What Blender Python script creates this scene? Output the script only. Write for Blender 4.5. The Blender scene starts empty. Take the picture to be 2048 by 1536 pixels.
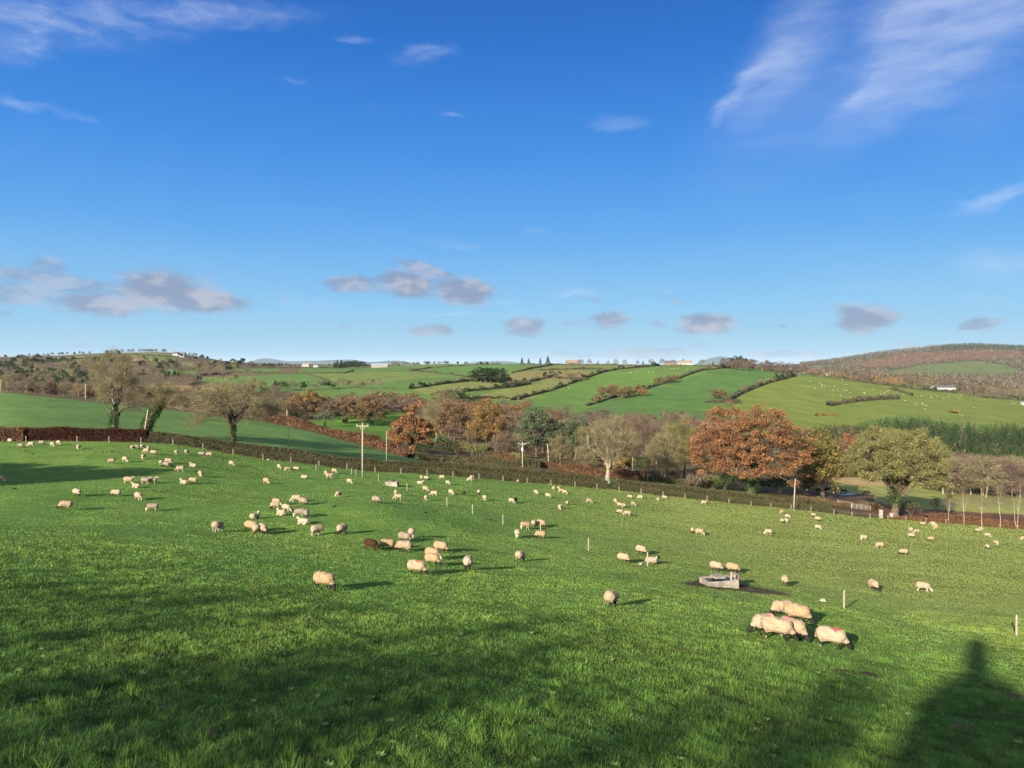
import bpy, bmesh, math, random
import numpy as np
from mathutils import Vector

# ---------------------------------------------------------------- camera, light, sky, exposure
C = bpy.context.scene
COL = C.collection
F = 1479.0; CX = 1024.0; HY = 730.0            # focal length and horizon of the 2048 px wide photograph
cam = bpy.data.cameras.new("camera"); cam.sensor_width = 36.0; cam.lens = F/2048*36.0
cam.shift_y = -(768-HY)/2048.0; cam.clip_start = 0.1; cam.clip_end = 80000
camo = bpy.data.objects.new("camera", cam); COL.objects.link(camo)
camo.rotation_euler = (math.pi/2, 0, 0); C.camera = camo

SUN_EL = math.radians(19.5); ANTI = math.radians(32.0)      # shadows run towards 32 degrees right of the view
SV = np.array([-math.sin(ANTI)*math.cos(SUN_EL), -math.cos(ANTI)*math.cos(SUN_EL), math.sin(SUN_EL)])
sun = bpy.data.lights.new("sun", 'SUN'); sun.energy = 5.0; sun.angle = math.radians(0.53); sun.color = (1.0, 0.87, 0.68)
suno = bpy.data.objects.new("sun", sun); COL.objects.link(suno)
suno.rotation_euler = Vector(SV.tolist()).to_track_quat('Z', 'Y').to_euler()
C.view_settings.view_transform = 'Standard'; C.view_settings.look = 'None'
C.view_settings.exposure = 1.4; C.view_settings.gamma = 1.0
C.cycles.volume_bounces = 0; C.cycles.max_bounces = 6; C.cycles.transparent_max_bounces = 8
C.cycles.diffuse_bounces = 3; C.cycles.use_denoising = True

W = bpy.data.worlds.new("World"); C.world = W; W.use_nodes = True
wt = W.node_tree; wn = wt.nodes; wl = wt.links
for n in list(wn): wn.remove(n)
def N(t, tree=wt, **k):
    n = tree.nodes.new(t)
    for a, b in k.items(): setattr(n, a, b)
    return n
wout = N('ShaderNodeOutputWorld'); bg = N('ShaderNodeBackground'); wl.new(bg.outputs[0], wout.inputs[0])
sky = N('ShaderNodeTexSky', sky_type='NISHITA'); sky.sun_disc = False
sky.sun_elevation = SUN_EL; sky.sun_rotation = math.radians(212); sky.altitude = 0
sky.air_density = 1.0; sky.dust_density = 0.25; sky.ozone_density = 2.2
bg.inputs[1].default_value = 0.058
def M(op, a, b=None, c=None, tree=wt):
    n = N('ShaderNodeMath', tree, operation=op)
    for i, v in enumerate((a, b, c)):
        if v is None: continue
        if isinstance(v, (int, float)): n.inputs[i].default_value = v
        else: tree.links.new(v, n.inputs[i])
    return n.outputs[0]
tc = N('ShaderNodeTexCoord'); sp = N('ShaderNodeSeparateXYZ'); wl.new(tc.outputs['Generated'], sp.inputs[0])
az = M('ARCTAN2', sp.outputs[0], sp.outputs[1]); el = M('ARCSINE', sp.outputs[2])
cb = N('ShaderNodeCombineXYZ'); wl.new(az, cb.inputs[0]); wl.new(el, cb.inputs[1])
# warp the angles with noise so that cloud outlines break up
def noise_w(vec, scale, detail, rough=0.55):
    n = N('ShaderNodeTexNoise'); n.inputs['Scale'].default_value = scale; n.inputs['Detail'].default_value = detail
    n.inputs['Roughness'].default_value = rough; wl.new(vec, n.inputs['Vector']); return n
mp = N('ShaderNodeMapping'); mp.inputs['Scale'].default_value = (1, 2.2, 1); wl.new(cb.outputs[0], mp.inputs[0])
nz = noise_w(mp.outputs[0], 20, 7, .62)
vs = N('ShaderNodeVectorMath', operation='SUBTRACT'); wl.new(nz.outputs['Color'], vs.inputs[0]); vs.inputs[1].default_value = (.5, .5, .5)
vm = N('ShaderNodeVectorMath', operation='MULTIPLY'); wl.new(vs.outputs[0], vm.inputs[0]); vm.inputs[1].default_value = (.065, .026, 0)
va = N('ShaderNodeVectorMath', operation='ADD'); wl.new(cb.outputs[0], va.inputs[0]); wl.new(vm.outputs[0], va.inputs[1])
warped = va.outputs[0]
def ang(x, y):
    u = (x-CX)/F; v = (HY-y)/F
    return math.atan(u), math.atan(v/math.sqrt(1+u*u))
def ell(vec, x, y, rx, ry, rot=0, lo=1.0, hi=0.35, k=1.0):
    a, e = ang(x, y)
    m = N('ShaderNodeMapping', vector_type='TEXTURE'); wl.new(vec, m.inputs[0])
    m.inputs['Location'].default_value = (a, e, 0); m.inputs['Rotation'].default_value = (0, 0, math.radians(rot))
    s = math.cos(a)
    m.inputs['Scale'].default_value = (rx/F*s*s, ry/F*s, 1)
    l = N('ShaderNodeVectorMath', operation='LENGTH'); wl.new(m.outputs[0], l.inputs[0])
    r = N('ShaderNodeMapRange', interpolation_type='SMOOTHSTEP'); wl.new(l.outputs['Value'], r.inputs[0])
    r.inputs[1].default_value = hi; r.inputs[2].default_value = lo; r.inputs[3].default_value = k; r.inputs[4].default_value = 0
    return r.outputs[0]
def union(ms):
    o = ms[0]
    for m in ms[1:]: o = M('MAXIMUM', o, m)
    return o
def scr(ms):       # additive, clamped
    o = ms[0]
    for m in ms[1:]: o = M('ADD', o, m)
    return M('MINIMUM', o, 1.0)
# (x, y, rx, ry, rot, strength) of the low cumulus, photo pixels
CU = [(325,580,135,56,0,1.0),(400,598,130,32,-6,1.0),(215,608,125,28,0,.9),(110,562,180,26,-8,.7),(40,588,150,28,-5,.65),(95,527,52,20,0,.55),
      (700,568,66,20,0,.85),(815,568,76,36,-10,1.0),(925,580,84,38,-8,1.0),(850,543,76,19,-14,.75),(765,572,60,18,0,.6),(862,661,54,18,0,.8),
      (1048,652,54,27,0,.9),(1220,640,52,26,0,.9),(1150,642,30,8,0,.4),(1415,647,84,24,0,1.0),(1310,647,26,9,0,.4),
      (1730,637,76,38,0,1.0),(1955,646,54,20,0,.85),(1350,602,20,8,0,.5),(1575,652,18,7,0,.5),(1180,594,26,6,0,.3),
      (1290,708,150,13,0,.6),(1130,712,100,10,0,.5),(1560,708,110,14,0,.6),(1390,690,30,6,0,.4),(1810,690,40,7,0,.4),(690,650,28,6,0,.35),
      (150,690,50,7,0,.25),(10,625,30,10,0,.4),(570,595,18,6,0,.3),(100,618,34,9,0,.4)]
cum = union([ell(warped, *c[:5], hi=.42, k=c[5]) for c in CU])
# cirrus: thin streaks broken by stretched noise
mc = N('ShaderNodeMapping'); mc.inputs['Rotation'].default_value = (0, 0, math.radians(-38)); mc.inputs['Scale'].default_value = (5, 26, 1)
wl.new(warped, mc.inputs[0]); nc = noise_w(mc.outputs[0], 1.6, 7, .6)
def ramp(sock, a, b, c=0., d=1.):
    r = N('ShaderNodeMapRange', interpolation_type='SMOOTHSTEP'); wl.new(sock, r.inputs[0])
    for i, v in enumerate((a, b, c, d)): r.inputs[1+i].default_value = v
    return r.outputs[0]
CI = [(1640,170,420,190,35,.30),(1950,120,300,200,20,.35),(1570,100,230,85,52,.7),(1470,190,110,26,45,.7),(1880,110,380,100,34,.75),(1920,15,300,90,-10,.85),(1760,170,170,34,30,.65),(1800,60,200,70,40,.6),
      (1990,398,140,26,18,.6),(1990,530,150,40,-8,.45),(1240,248,80,18,0,.4)]
CI2 = [(120,45,380,60,8,.9),(40,95,100,44,10,.9),(420,25,330,36,6,.65),(850,105,90,24,8,.6),(720,78,60,10,0,.5),(40,205,70,14,-4,.75),(120,222,110,12,-8,.4),
       (900,490,90,14,-6,.55),(1155,585,66,8,4,.7),(1700,578,66,5,0,.6),(1330,581,24,5,0,.6),(900,228,40,8,-6,.4),(600,163,50,7,-4,.4),
       (900,625,260,6,0,.45),(1000,608,110,5,0,.5),(740,212,28,6,0,.3),(1075,458,26,10,0,.3),(640,605,160,8,0,.3)]
ci = scr([ell(warped, *c[:5], hi=.05, k=c[5]) for c in CI])
ci2 = scr([ell(warped, *c[:5], hi=.05, k=c[5]) for c in CI2])
m2 = N('ShaderNodeMapping'); m2.inputs['Rotation'].default_value = (0, 0, math.radians(6)); m2.inputs['Scale'].default_value = (8, 26, 1)
wl.new(warped, m2.inputs[0]); n2 = noise_w(m2.outputs[0], 2.0, 7, .6)
cirr = M('ADD', M('MULTIPLY', ci, ramp(nc.outputs[0], .26, .76, .34, .92)), M('MULTIPLY', ci2, ramp(n2.outputs[0], .34, .70, .15, .85)))
# a pale milky veil low over the horizon
veil = M('MULTIPLY', ramp(el, .0, .24, 1, 0), ramp(noise_w(m2.outputs[0], .55, 4).outputs[0], .3, .75, .25, 1.0))
hs = N('ShaderNodeHueSaturation'); hs.inputs['Saturation'].default_value = 1.18; hs.inputs['Hue'].default_value = .497; wl.new(sky.outputs[0], hs.inputs['Color'])
def mixc(f, a, b):
    n = N('ShaderNodeMix', data_type='RGBA'); wl.new(f, n.inputs[0])
    for s, v in ((n.inputs[6], a), (n.inputs[7], b)):
        if isinstance(v, tuple): s.default_value = (*v, 1)
        else: wl.new(v, s)
    return n.outputs[2]
SKYK = 1/0.12
cr = N('ShaderNodeValToRGB'); wl.new(M('DIVIDE', el, .50), cr.inputs[0])
SKYC = [(0.0,(.27,.53,.69)),(.06,(.265,.56,.78)),(.16,(.195,.52,.85)),(.34,(.095,.375,.84)),(.56,(.038,.255,.765)),(.80,(.013,.165,.62)),(1.0,(.008,.115,.49))]
while len(cr.color_ramp.elements) < len(SKYC): cr.color_ramp.elements.new(.5)
for e_, (p_, c_) in zip(cr.color_ramp.elements, SKYC): e_.position = p_; e_.color = (*[v/1.27 for v in c_], 1)
sc_ = N('ShaderNodeVectorMath', operation='SCALE'); wl.new(cr.outputs[0], sc_.inputs[0]); sc_.inputs['Scale'].default_value = SKYK
base = mixc(M('ADD', 0.95, 0.0), hs.outputs[0], (0, 0, 0)); wl.new(sc_.outputs[0], base.node.inputs[7])
c0 = mixc(M('MULTIPLY', veil, .25), base, tuple(v*SKYK for v in (.34, .50, .62)))
c1 = mixc(M('MULTIPLY', M('MINIMUM', cirr, 1.0), .50), c0, tuple(v*SKYK for v in (.62, .68, .82)))
nb = noise_w(mp.outputs[0], 22, 3)
cc = mixc(ramp(nb.outputs[0], .42, .62), tuple(v*SKYK for v in (.20, .235, .345)), tuple(v*SKYK for v in (.39, .385, .44)))
c2 = mixc(M('MULTIPLY', cum, .86), c1, cc)
# warm glow added to the sky round the sun, filling shade from behind the viewpoint
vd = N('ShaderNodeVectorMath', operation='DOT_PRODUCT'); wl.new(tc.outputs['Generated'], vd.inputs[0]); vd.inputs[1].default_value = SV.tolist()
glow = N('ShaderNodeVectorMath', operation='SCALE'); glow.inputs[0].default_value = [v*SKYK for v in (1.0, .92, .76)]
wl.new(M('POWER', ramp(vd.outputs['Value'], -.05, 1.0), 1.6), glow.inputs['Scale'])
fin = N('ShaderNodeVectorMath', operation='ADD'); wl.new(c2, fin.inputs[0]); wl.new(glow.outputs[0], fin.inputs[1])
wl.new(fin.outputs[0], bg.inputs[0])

# ---------------------------------------------------------------- small numerics
rng = np.random.default_rng(11)
def pchip(x, y, xq):
    x = np.asarray(x, float); y = np.asarray(y, float)
    h = np.diff(x); d = np.diff(y, axis=0)/h.reshape((-1,)+(1,)*(y.ndim-1))
    m = np.zeros_like(y)
    hh = h.reshape((-1,)+(1,)*(y.ndim-1))
    w1 = 2*hh[1:]+hh[:-1]; w2 = hh[1:]+2*hh[:-1]
    with np.errstate(divide='ignore', invalid='ignore'):
        mi = (w1+w2)/(w1/d[:-1]+w2/d[1:])
    m[1:-1] = np.where(d[:-1]*d[1:] > 0, mi, 0); m[0] = d[0]; m[-1] = d[-1]
    xq = np.asarray(xq, float); i = np.clip(np.searchsorted(x, xq)-1, 0, len(x)-2)
    t = ((xq-x[i])/h[i]); t = t.reshape(t.shape+(1,)*(y.ndim-1)); hi = h[i].reshape(t.shape)
    t = np.clip(t, 0, 1)
    return ((2*t**3-3*t**2+1)*y[i]+(t**3-2*t**2+t)*hi*m[i]+(-2*t**3+3*t**2)*y[i+1]+(t**3-t**2)*hi*m[i+1])
def hash2(i, j, s):
    n = (i.astype(np.int64)*374761393+j.astype(np.int64)*668265263+s*982451653) & 0x7fffffff
    n = ((n ^ (n >> 13))*1274126177) & 0x7fffffff
    return ((n ^ (n >> 16)) & 0xffff)/65535.0
def vnoise(x, y, s=0):
    xi = np.floor(x); yi = np.floor(y); fx = x-xi; fy = y-yi
    fx = fx*fx*(3-2*fx); fy = fy*fy*(3-2*fy)
    a = hash2(xi, yi, s); b = hash2(xi+1, yi, s); c = hash2(xi, yi+1, s); d = hash2(xi+1, yi+1, s)
    return (a*(1-fx)+b*fx)*(1-fy)+(c*(1-fx)+d*fx)*fy
def fbm(x, y, o=4, s=0):
    t = 0; a = .5; n = 0
    for k in range(o):
        t = t+a*vnoise(x*2**k, y*2**k, s+k*7); n += a; a *= .5
    return t/n

# ---------------------------------------------------------------- the lie of the land
# per image column: (depth m, image row) pairs beyond the near slope; rows are turned into heights
def P(Y, y): return (Y, -(y-HY)/F*Y)
TAB = {
 0:    [(70,1005),(100,935),(135,884),(150,872),(163,856),(170,846),(320,786),(420,790),(600,775),(900,752),(1300,735),(1800,714),(2400,722),(3500,730),(6000,735)],
 300:  [(58,1051),(70,1023),(100,946),(140,888),(155,877),(166,871),(300,813),(420,812),(600,786),(900,758),(1300,731),(1700,704),(2300,716),(3500,727),(6000,733)],
 540:  [(58,1072),(80,1010),(105,965),(146,921),(160,907),(170,898),(265,845),(400,840),(600,798),(720,773),(1000,746),(1500,733),(2500,729),(4000,729),(6000,730)],
 724:  [(58,1088),(80,1013),(100,986),(150,943),(165,929),(174,924),(235,889),(330,861),(420,836),(520,815),(620,795),(700,775),(850,752),(1100,738),(1500,733),(2500,730),(6000,731)],
 900:  [(58,1104),(80,1040),(110,998),(156,953),(170,939),(178,934),(205,927),(250,915),(330,884),(420,848),(520,820),(650,790),(760,766),(900,746),(1050,736),(1200,728),(1800,731),(6000,735)],
 1024: [(58,1120),(80,1068),(110,1012),(160,963),(173,950),(190,938),(215,926),(300,900),(380,870),(450,846),(520,825),(600,805),(750,770),(900,743),(1050,728),(1400,731),(6000,736)],
 1200: [(58,1136),(80,1086),(110,1036),(166,978),(180,966),(195,956),(230,944),(300,915),(380,882),(450,856),(520,833),(560,822),(750,775),(950,737),(1050,729),(1400,732),(6000,738)],
 1400: [(58,1154),(80,1106),(110,1062),(172,999),(186,986),(200,977),(230,963),(300,932),(400,884),(480,848),(540,829),(700,785),(850,748),(950,734),(1050,730),(1400,734),(6000,740)],
 1600: [(58,1175),(80,1122),(110,1080),(178,1019),(195,1004),(220,988),(300,950),(380,910),(460,874),(520,854),(700,795),(850,758),(920,748),(1100,749),(1600,750),(2500,742),(3500,731),(4300,728),(6000,734)],
 1800: [(58,1195),(80,1137),(110,1096),(185,1039),(200,1026),(225,1009),(290,983),(400,934),(500,888),(560,862),(640,836),(700,820),(850,787),(960,770),(1150,770),(1600,764),(2500,750),(3400,728),(4500,701),(6000,720)],
 1950: [(58,1206),(80,1150),(110,1107),(188,1050),(203,1036),(232,1012),(300,991),(400,952),(500,903),(560,875),(640,847),(700,834),(850,807),(970,789),(1150,789),(1600,775),(2500,754),(3400,722),(4500,690),(6000,712)],
 2048: [(58,1212),(80,1158),(110,1115),(190,1058),(205,1045),(240,1018),(300,1000),(400,966),(500,915),(560,886),(640,857),(750,832),(900,808),(980,799),(1150,799),(1600,782),(2500,757),(3400,724),(4500,694),(6000,715)],
}
NEAR = lambda X, Y: -(5.5+.17*Y+.10*X)
cols = sorted(TAB); U_K = np.array([(c-CX)/F for c in cols])
NY = 620
yv = np.concatenate([np.exp(np.linspace(math.log(6), math.log(200), 300, endpoint=False)), np.exp(np.linspace(math.log(200), math.log(1300), 230, endpoint=False)), np.exp(np.linspace(math.log(1300), math.log(6000), 90))])
prof = np.zeros((len(cols), NY))
for k, c in enumerate(cols):
    u = U_K[k]; pts = [(Y, NEAR(u*Y, Y)) for Y in (5, 6, 15, 25, 36)]+[P(*q) for q in TAB[c]]
    pts = np.array(pts); prof[k] = pchip(pts[:, 0], pts[:, 1], yv)
U_E = np.concatenate([[-2.2, -1.1], U_K, [1.1, 2.2]])
prof = np.concatenate([prof[:1], prof[:1], prof, prof[-1:], prof[-1:]])
# keep the near slope exact off to the sides
for k, u in ((0, -2.2), (1, -1.1), (-2, 1.1), (-1, 2.2)):
    b = np.clip((yv-25)/40, 0, 1); prof[k] = NEAR(u*yv, yv)*(1-b)+prof[k]*b
uf = np.arange(-.80, .8001, .00135)
ug = np.concatenate([np.linspace(-2.2, -.81, 60), uf, np.linspace(.81, 2.2, 60)])
ZG = pchip(U_E, prof, ug)                     # [nu, ny]
UU, YY = np.meshgrid(ug, yv, indexing='ij')
XX = UU*YY
amp = np.clip((YY-30)/400, 0, 1)*1.4+np.clip((YY-1300)/3000, 0, 1)*10
ZG = ZG+(fbm(XX/70, YY/70, 3, 5)-.5)*amp+(fbm(XX/7, YY/7, 3, 9)-.5)*np.clip(YY/60, 0, 1)*.35*(YY < 400)
logy = np.arange(NY)
def H(X, Y):
    X = np.asarray(X, float); Y = np.asarray(Y, float)
    Yc = np.clip(Y, 6, 5990); u = np.clip(X/np.maximum(Y, 1e-6), -2.19, 2.19)
    j = np.interp(Yc, yv, logy); j0 = np.clip(j.astype(int), 0, NY-2); fj = j-j0
    i = np.interp(u, ug, np.arange(len(ug))); i0 = np.clip(i.astype(int), 0, len(ug)-2); fi = i-i0
    z = (ZG[i0, j0]*(1-fi)+ZG[i0+1, j0]*fi)*(1-fj)+(ZG[i0, j0+1]*(1-fi)+ZG[i0+1, j0+1]*fi)*fj
    return np.where(Y < 6.0, NEAR(X, Y), z)
def at(x, y, y0=7.0, y1=5900.):
    """first ground point seen through photo pixel (x, y) between the depths y0 and y1"""
    u = (x-CX)/F; ys = np.exp(np.linspace(math.log(y0), math.log(y1), 900))
    zs = H(u*ys, ys); py = HY-F*zs/ys
    k = np.argmax(py <= y)
    if py[k] > y: k = int(np.argmin(py))
    elif k > 0:
        t = (py[k-1]-y)/(py[k-1]-py[k]+1e-9); Y = ys[k-1]+(ys[k]-ys[k-1])*t
        return np.array([u*Y, Y, float(H(u*Y, Y))])
    Y = ys[k]; return np.array([u*Y, Y, float(zs[k])])
def atd(x, Y):
    u = (x-CX)/F; return np.array([u*Y, Y, float(H(u*Y, Y))])
EDGE_X = [-700, 0, 300, 540, 724, 900, 1024, 1200, 1400, 1600, 1800, 1950, 2048, 2700]
EDGE_Y = [130, 135, 140, 146, 150, 156, 160, 166, 172, 178, 185, 188, 190, 200]
def edge(u): return np.interp(np.asarray(u)*F+CX, EDGE_X, EDGE_Y)

# ---------------------------------------------------------------- mesh and material helpers
def mk(name, V, Fs, mats=(), col=None, smooth=False, midx=None, parent=None, link=True, mesh_only=False):
    """V (n,3); Fs list of face arrays (k,3) / (k,4); one mesh, one object"""
    V = np.asarray(V, np.float32); Fs = [np.asarray(f, np.int32) for f in Fs if len(f)]
    me = bpy.data.meshes.new(name)
    me.vertices.add(len(V)); me.vertices.foreach_set('co', V.ravel())
    nl = sum(f.size for f in Fs); nf = sum(len(f) for f in Fs)
    me.loops.add(nl); me.polygons.add(nf)
    me.loops.foreach_set('vertex_index', np.concatenate([f.ravel() for f in Fs]))
    st = []; o = 0
    for f in Fs:
        st.append(o+np.arange(len(f))*f.shape[1]); o += f.size
    me.polygons.foreach_set('loop_start', np.concatenate(st).astype(np.int32))
    for m in mats: me.materials.append(m)
    if midx is not None: me.polygons.foreach_set('material_index', np.asarray(midx, np.int32))
    if col is not None:
        a = me.color_attributes.new('Col', 'FLOAT_COLOR', 'POINT')
        c = np.ones((len(V), 4), np.float32); c[:, :3] = col; a.data.foreach_set('color', c.ravel())
    me.update(calc_edges=True)
    me.polygons.foreach_set('use_smooth', np.full(nf, smooth))
    if mesh_only: return me
    o = bpy.data.objects.new(name, me)
    if link: COL.objects.link(o)
    if parent is not None: o.parent = parent
    return o
def tag(o, label=None, cat=None, group=None, kind=None):
    if label: o['label'] = label
    if cat: o['category'] = cat
    if group: o['group'] = group
    if kind: o['kind'] = kind
    return o
def empty(name, loc, rz=0):
    o = bpy.data.objects.new(name, None); COL.objects.link(o); o.location = [float(v) for v in loc]; o.rotation_euler = (0, 0, rz); return o
def inst(name, me, parent=None, loc=None, rz=0, sc=None):
    o = bpy.data.objects.new(name, me); COL.objects.link(o)
    if parent is not None: o.parent = parent
    if loc is not None: o.location = [float(v) for v in loc]
    o.rotation_euler = (0, 0, rz)
    if sc is not None: o.scale = sc
    return o
class G:
    """collects polygons of one mesh"""
    def __init__(s): s.V = []; s.T = []; s.Q = []; s.C = []; s.n = 0; s.has = False
    def add(s, V, T=None, Q=None, c=None):
        V = np.asarray(V, float).reshape(-1, 3)
        if T is not None and len(T): s.T.append(np.asarray(T)+s.n)
        if Q is not None and len(Q): s.Q.append(np.asarray(Q)+s.n)
        s.V.append(V); s.n += len(V)
        cc = np.ones((len(V), 3))*.5
        if c is not None: cc[:] = c; s.has = True
        s.C.append(cc)
    def arr(s):
        Fs = []
        if s.T: Fs.append(np.concatenate(s.T))
        if s.Q: Fs.append(np.concatenate(s.Q))
        return np.concatenate(s.V), Fs, np.concatenate(s.C)
    def build(s, name, mat, parent=None, smooth=False, mesh_only=False):
        V, Fs, c = s.arr()
        return mk(name, V, Fs, [mat], c if s.has else None, smooth, parent=parent, mesh_only=mesh_only)
    def box(s, c, d, rz=0, taper=1.0, col=None):
        x, y, z = np.array(d)/2; v = []
        for sz, k in ((-1, 1), (1, taper)):
            for sx, sy in ((-1, -1), (1, -1), (1, 1), (-1, 1)): v.append((sx*x*k, sy*y*k, sz*z))
        v = np.array(v); ca, sa = math.cos(rz), math.sin(rz)
        v = np.stack([v[:, 0]*ca-v[:, 1]*sa, v[:, 0]*sa+v[:, 1]*ca, v[:, 2]], 1)+np.array(c)
        s.add(v, Q=[(0, 3, 2, 1), (4, 5, 6, 7), (0, 1, 5, 4), (1, 2, 6, 5), (2, 3, 7, 6), (3, 0, 4, 7)], c=col)
    def tube(s, pts, rad, n=6, col=None, cap=True):
        pts = np.asarray(pts, float); rad = np.broadcast_to(np.asarray(rad, float), (len(pts),)); k = len(pts)
        t = np.gradient(pts, axis=0); t /= np.linalg.norm(t, axis=1, keepdims=True)+1e-9
        a = np.array([1., 0, 0]) if abs(t[:, 0]).mean() < .7 else np.array([0, 1., 0])
        b1 = np.cross(t, a); b1 /= np.linalg.norm(b1, axis=1, keepdims=True)+1e-9; b2 = np.cross(t, b1)
        th = np.arange(n)/n*2*math.pi
        V = pts[:, None]+rad[:, None, None]*(np.cos(th)[None, :, None]*b1[:, None]+np.sin(th)[None, :, None]*b2[:, None])
        i = np.arange(k-1)[:, None]*n+np.arange(n)[None]; j = np.arange(k-1)[:, None]*n+(np.arange(n)[None]+1) % n
        Q = np.stack([i, j, j+n, i+n], -1).reshape(-1, 4); V = V.reshape(-1, 3); T = []
        if cap:
            V = np.vstack([V, pts[-1:], pts[:1]]); m = k*n
            T = [((k-1)*n+q, (k-1)*n+(q+1) % n, m) for q in range(n)]+[((q+1) % n, q, m+1) for q in range(n)]
        s.add(V, T=T, Q=Q, c=col)
def leaves(g, P0, size, pal, r, up=0.0, aspect=1.0, tri=False, dirs=None):
    """one small leaf or twig face at every point of P0; pal (k,3) albedos"""
    n = len(P0)
    a = r.normal(size=(n, 3)) if dirs is None else dirs+0
    a /= np.linalg.norm(a, axis=1, keepdims=True)+1e-9
    b = np.cross(a, r.normal(size=(n, 3))); b /= np.linalg.norm(b, axis=1, keepdims=True)+1e-9
    s = (size*r.uniform(.6, 1.4, n))[:, None]
    c = pal[r.integers(0, len(pal), n)]*r.uniform(.75, 1.25, (n, 1))
    if tri:
        V = np.stack([P0-b*s*aspect, P0+b*s*aspect, P0+a*s*2], 1).reshape(-1, 3)
        g.add(V, T=np.arange(3*n).reshape(n, 3), c=np.repeat(c, 3, 0))
    else:
        V = np.stack([P0-a*s-b*s*aspect*.4, P0+b*s*aspect, P0+a*s+b*s*aspect*.2, P0-b*s*aspect], 1).reshape(-1, 3)
        g.add(V, Q=np.arange(4*n).reshape(n, 4), c=np.repeat(c, 4, 0))

def mat(name, color=(.5, .5, .5), rough=.8, attr=False, noise=None, bump=0, bscale=20, spec=.2, trans=0, metal=0):
    m = bpy.data.materials.new(name); m.use_nodes = True; t = m.node_tree; L = t.links
    b = t.nodes['Principled BSDF']; b.inputs['Roughness'].default_value = rough
    b.inputs['Specular IOR Level'].default_value = spec; b.inputs['Metallic'].default_value = metal
    src = None
    if attr:
        a = t.nodes.new('ShaderNodeAttribute'); a.attribute_name = 'Col'; src = a.outputs['Color']
    else:
        v = t.nodes.new('ShaderNodeRGB'); v.outputs[0].default_value = (*color, 1); src = v.outputs[0]
    co = t.nodes.new('ShaderNodeTexCoord')
    if noise:
        for sc, k in noise:
            n = t.nodes.new('ShaderNodeTexNoise'); n.inputs['Scale'].default_value = sc; n.inputs['Detail'].default_value = 5
            L.new(co.outputs['Object'], n.inputs['Vector'])
            r = t.nodes.new('ShaderNodeMapRange'); L.new(n.outputs[0], r.inputs[0]); r.inputs[1].default_value = .3; r.inputs[2].default_value = .7
            r.inputs[3].default_value = 1-k; r.inputs[4].default_value = 1+k
            x = t.nodes.new('ShaderNodeVectorMath'); x.operation = 'SCALE'; L.new(src, x.inputs[0]); L.new(r.outputs[0], x.inputs['Scale'])
            src = x.outputs[0]
    L.new(src, b.inputs['Base Color'])
    if bump:
        n = t.nodes.new('ShaderNodeTexNoise'); n.inputs['Scale'].default_value = bscale; n.inputs['Detail'].default_value = 6
        L.new(co.outputs['Object'], n.inputs['Vector'])
        u = t.nodes.new('ShaderNodeBump'); u.inputs['Strength'].default_value = bump; u.inputs['Distance'].default_value = .05
        L.new(n.outputs[0], u.inputs['Height']); L.new(u.outputs[0], b.inputs['Normal'])
    if trans:
        tr = t.nodes.new('ShaderNodeBsdfTranslucent'); mx = t.nodes.new('ShaderNodeMixShader'); mx.inputs[0].default_value = trans
        L.new(src, tr.inputs[0]); L.new(b.outputs[0], mx.inputs[1]); L.new(tr.outputs[0], mx.inputs[2])
        L.new(mx.outputs[0], t.nodes['Material Output'].inputs[0])
    return m
M_LEAF = mat('foliage', attr=True, rough=.75, spec=.15, trans=.22)
M_TWIG = mat('twigs', attr=True, rough=.9, spec=.1)
M_BARK = mat('bark', (0.090, 0.070, 0.051), attr=False, noise=[(1.5, .35), (9, .25)], bump=.6, bscale=12)
M_BARKPALE = mat('bark_pale', (0.234, 0.199, 0.148), noise=[(1.2, .35), (8, .3)], bump=.6, bscale=12)
M_BIRCH = mat('birch_bark', (0.328, 0.281, 0.234), noise=[(2.5, .3)])
M_GRASS = mat('grass_blades', attr=True, rough=.6, spec=.3, trans=.42)
M_GROUND = mat('turf', attr=True, rough=.95, spec=.05, noise=[(.05, .16), (.35, .14), (2.2, .16)], bump=1.0, bscale=3)
M_CONC = mat('concrete', (0.203, 0.183, 0.148), noise=[(1.3, .5), (9, .25)], bump=.3, bscale=25)
M_WOOD = mat('weathered_timber', (0.281, 0.242, 0.187), noise=[(3, .25), (30, .15)], bump=.3)
M_POLE = mat('pole_timber', (0.328, 0.289, 0.218), noise=[(2, .2)])
M_METAL = mat('galvanised_steel', (.42, .50, .50), rough=.45, metal=.5, spec=.5)
M_WATER = mat('trough_water', (.015, .025, .035), rough=.18, spec=.35)
M_WHITE = mat('white_render', (.34, .33, .30), noise=[(.6, .08)])
M_SLATE = mat('slate_roof', (.09, .09, .10), noise=[(1.0, .2)])
M_STONE = mat('pale_stone', (0.328, 0.296, 0.250), noise=[(2, .3)], bump=.5)
M_GLASSW = mat('dark_window', (.03, .035, .045), rough=.15, spec=.6)
M_BRICK = mat('ochre_brick', (.21, .155, .115), noise=[(1, .2)])
M_WOOL = mat('fleece_wool', attr=True, rough=1.0, spec=.02, noise=[(9, .14), (40, .12)], bump=.9, bscale=38)
M_HIDE = mat('animal_hide', attr=True, rough=.7, spec=.15, noise=[(20, .15)])
M_CROW = mat('black_feathers', (.012, .012, .015), rough=.4, spec=.4)

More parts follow.
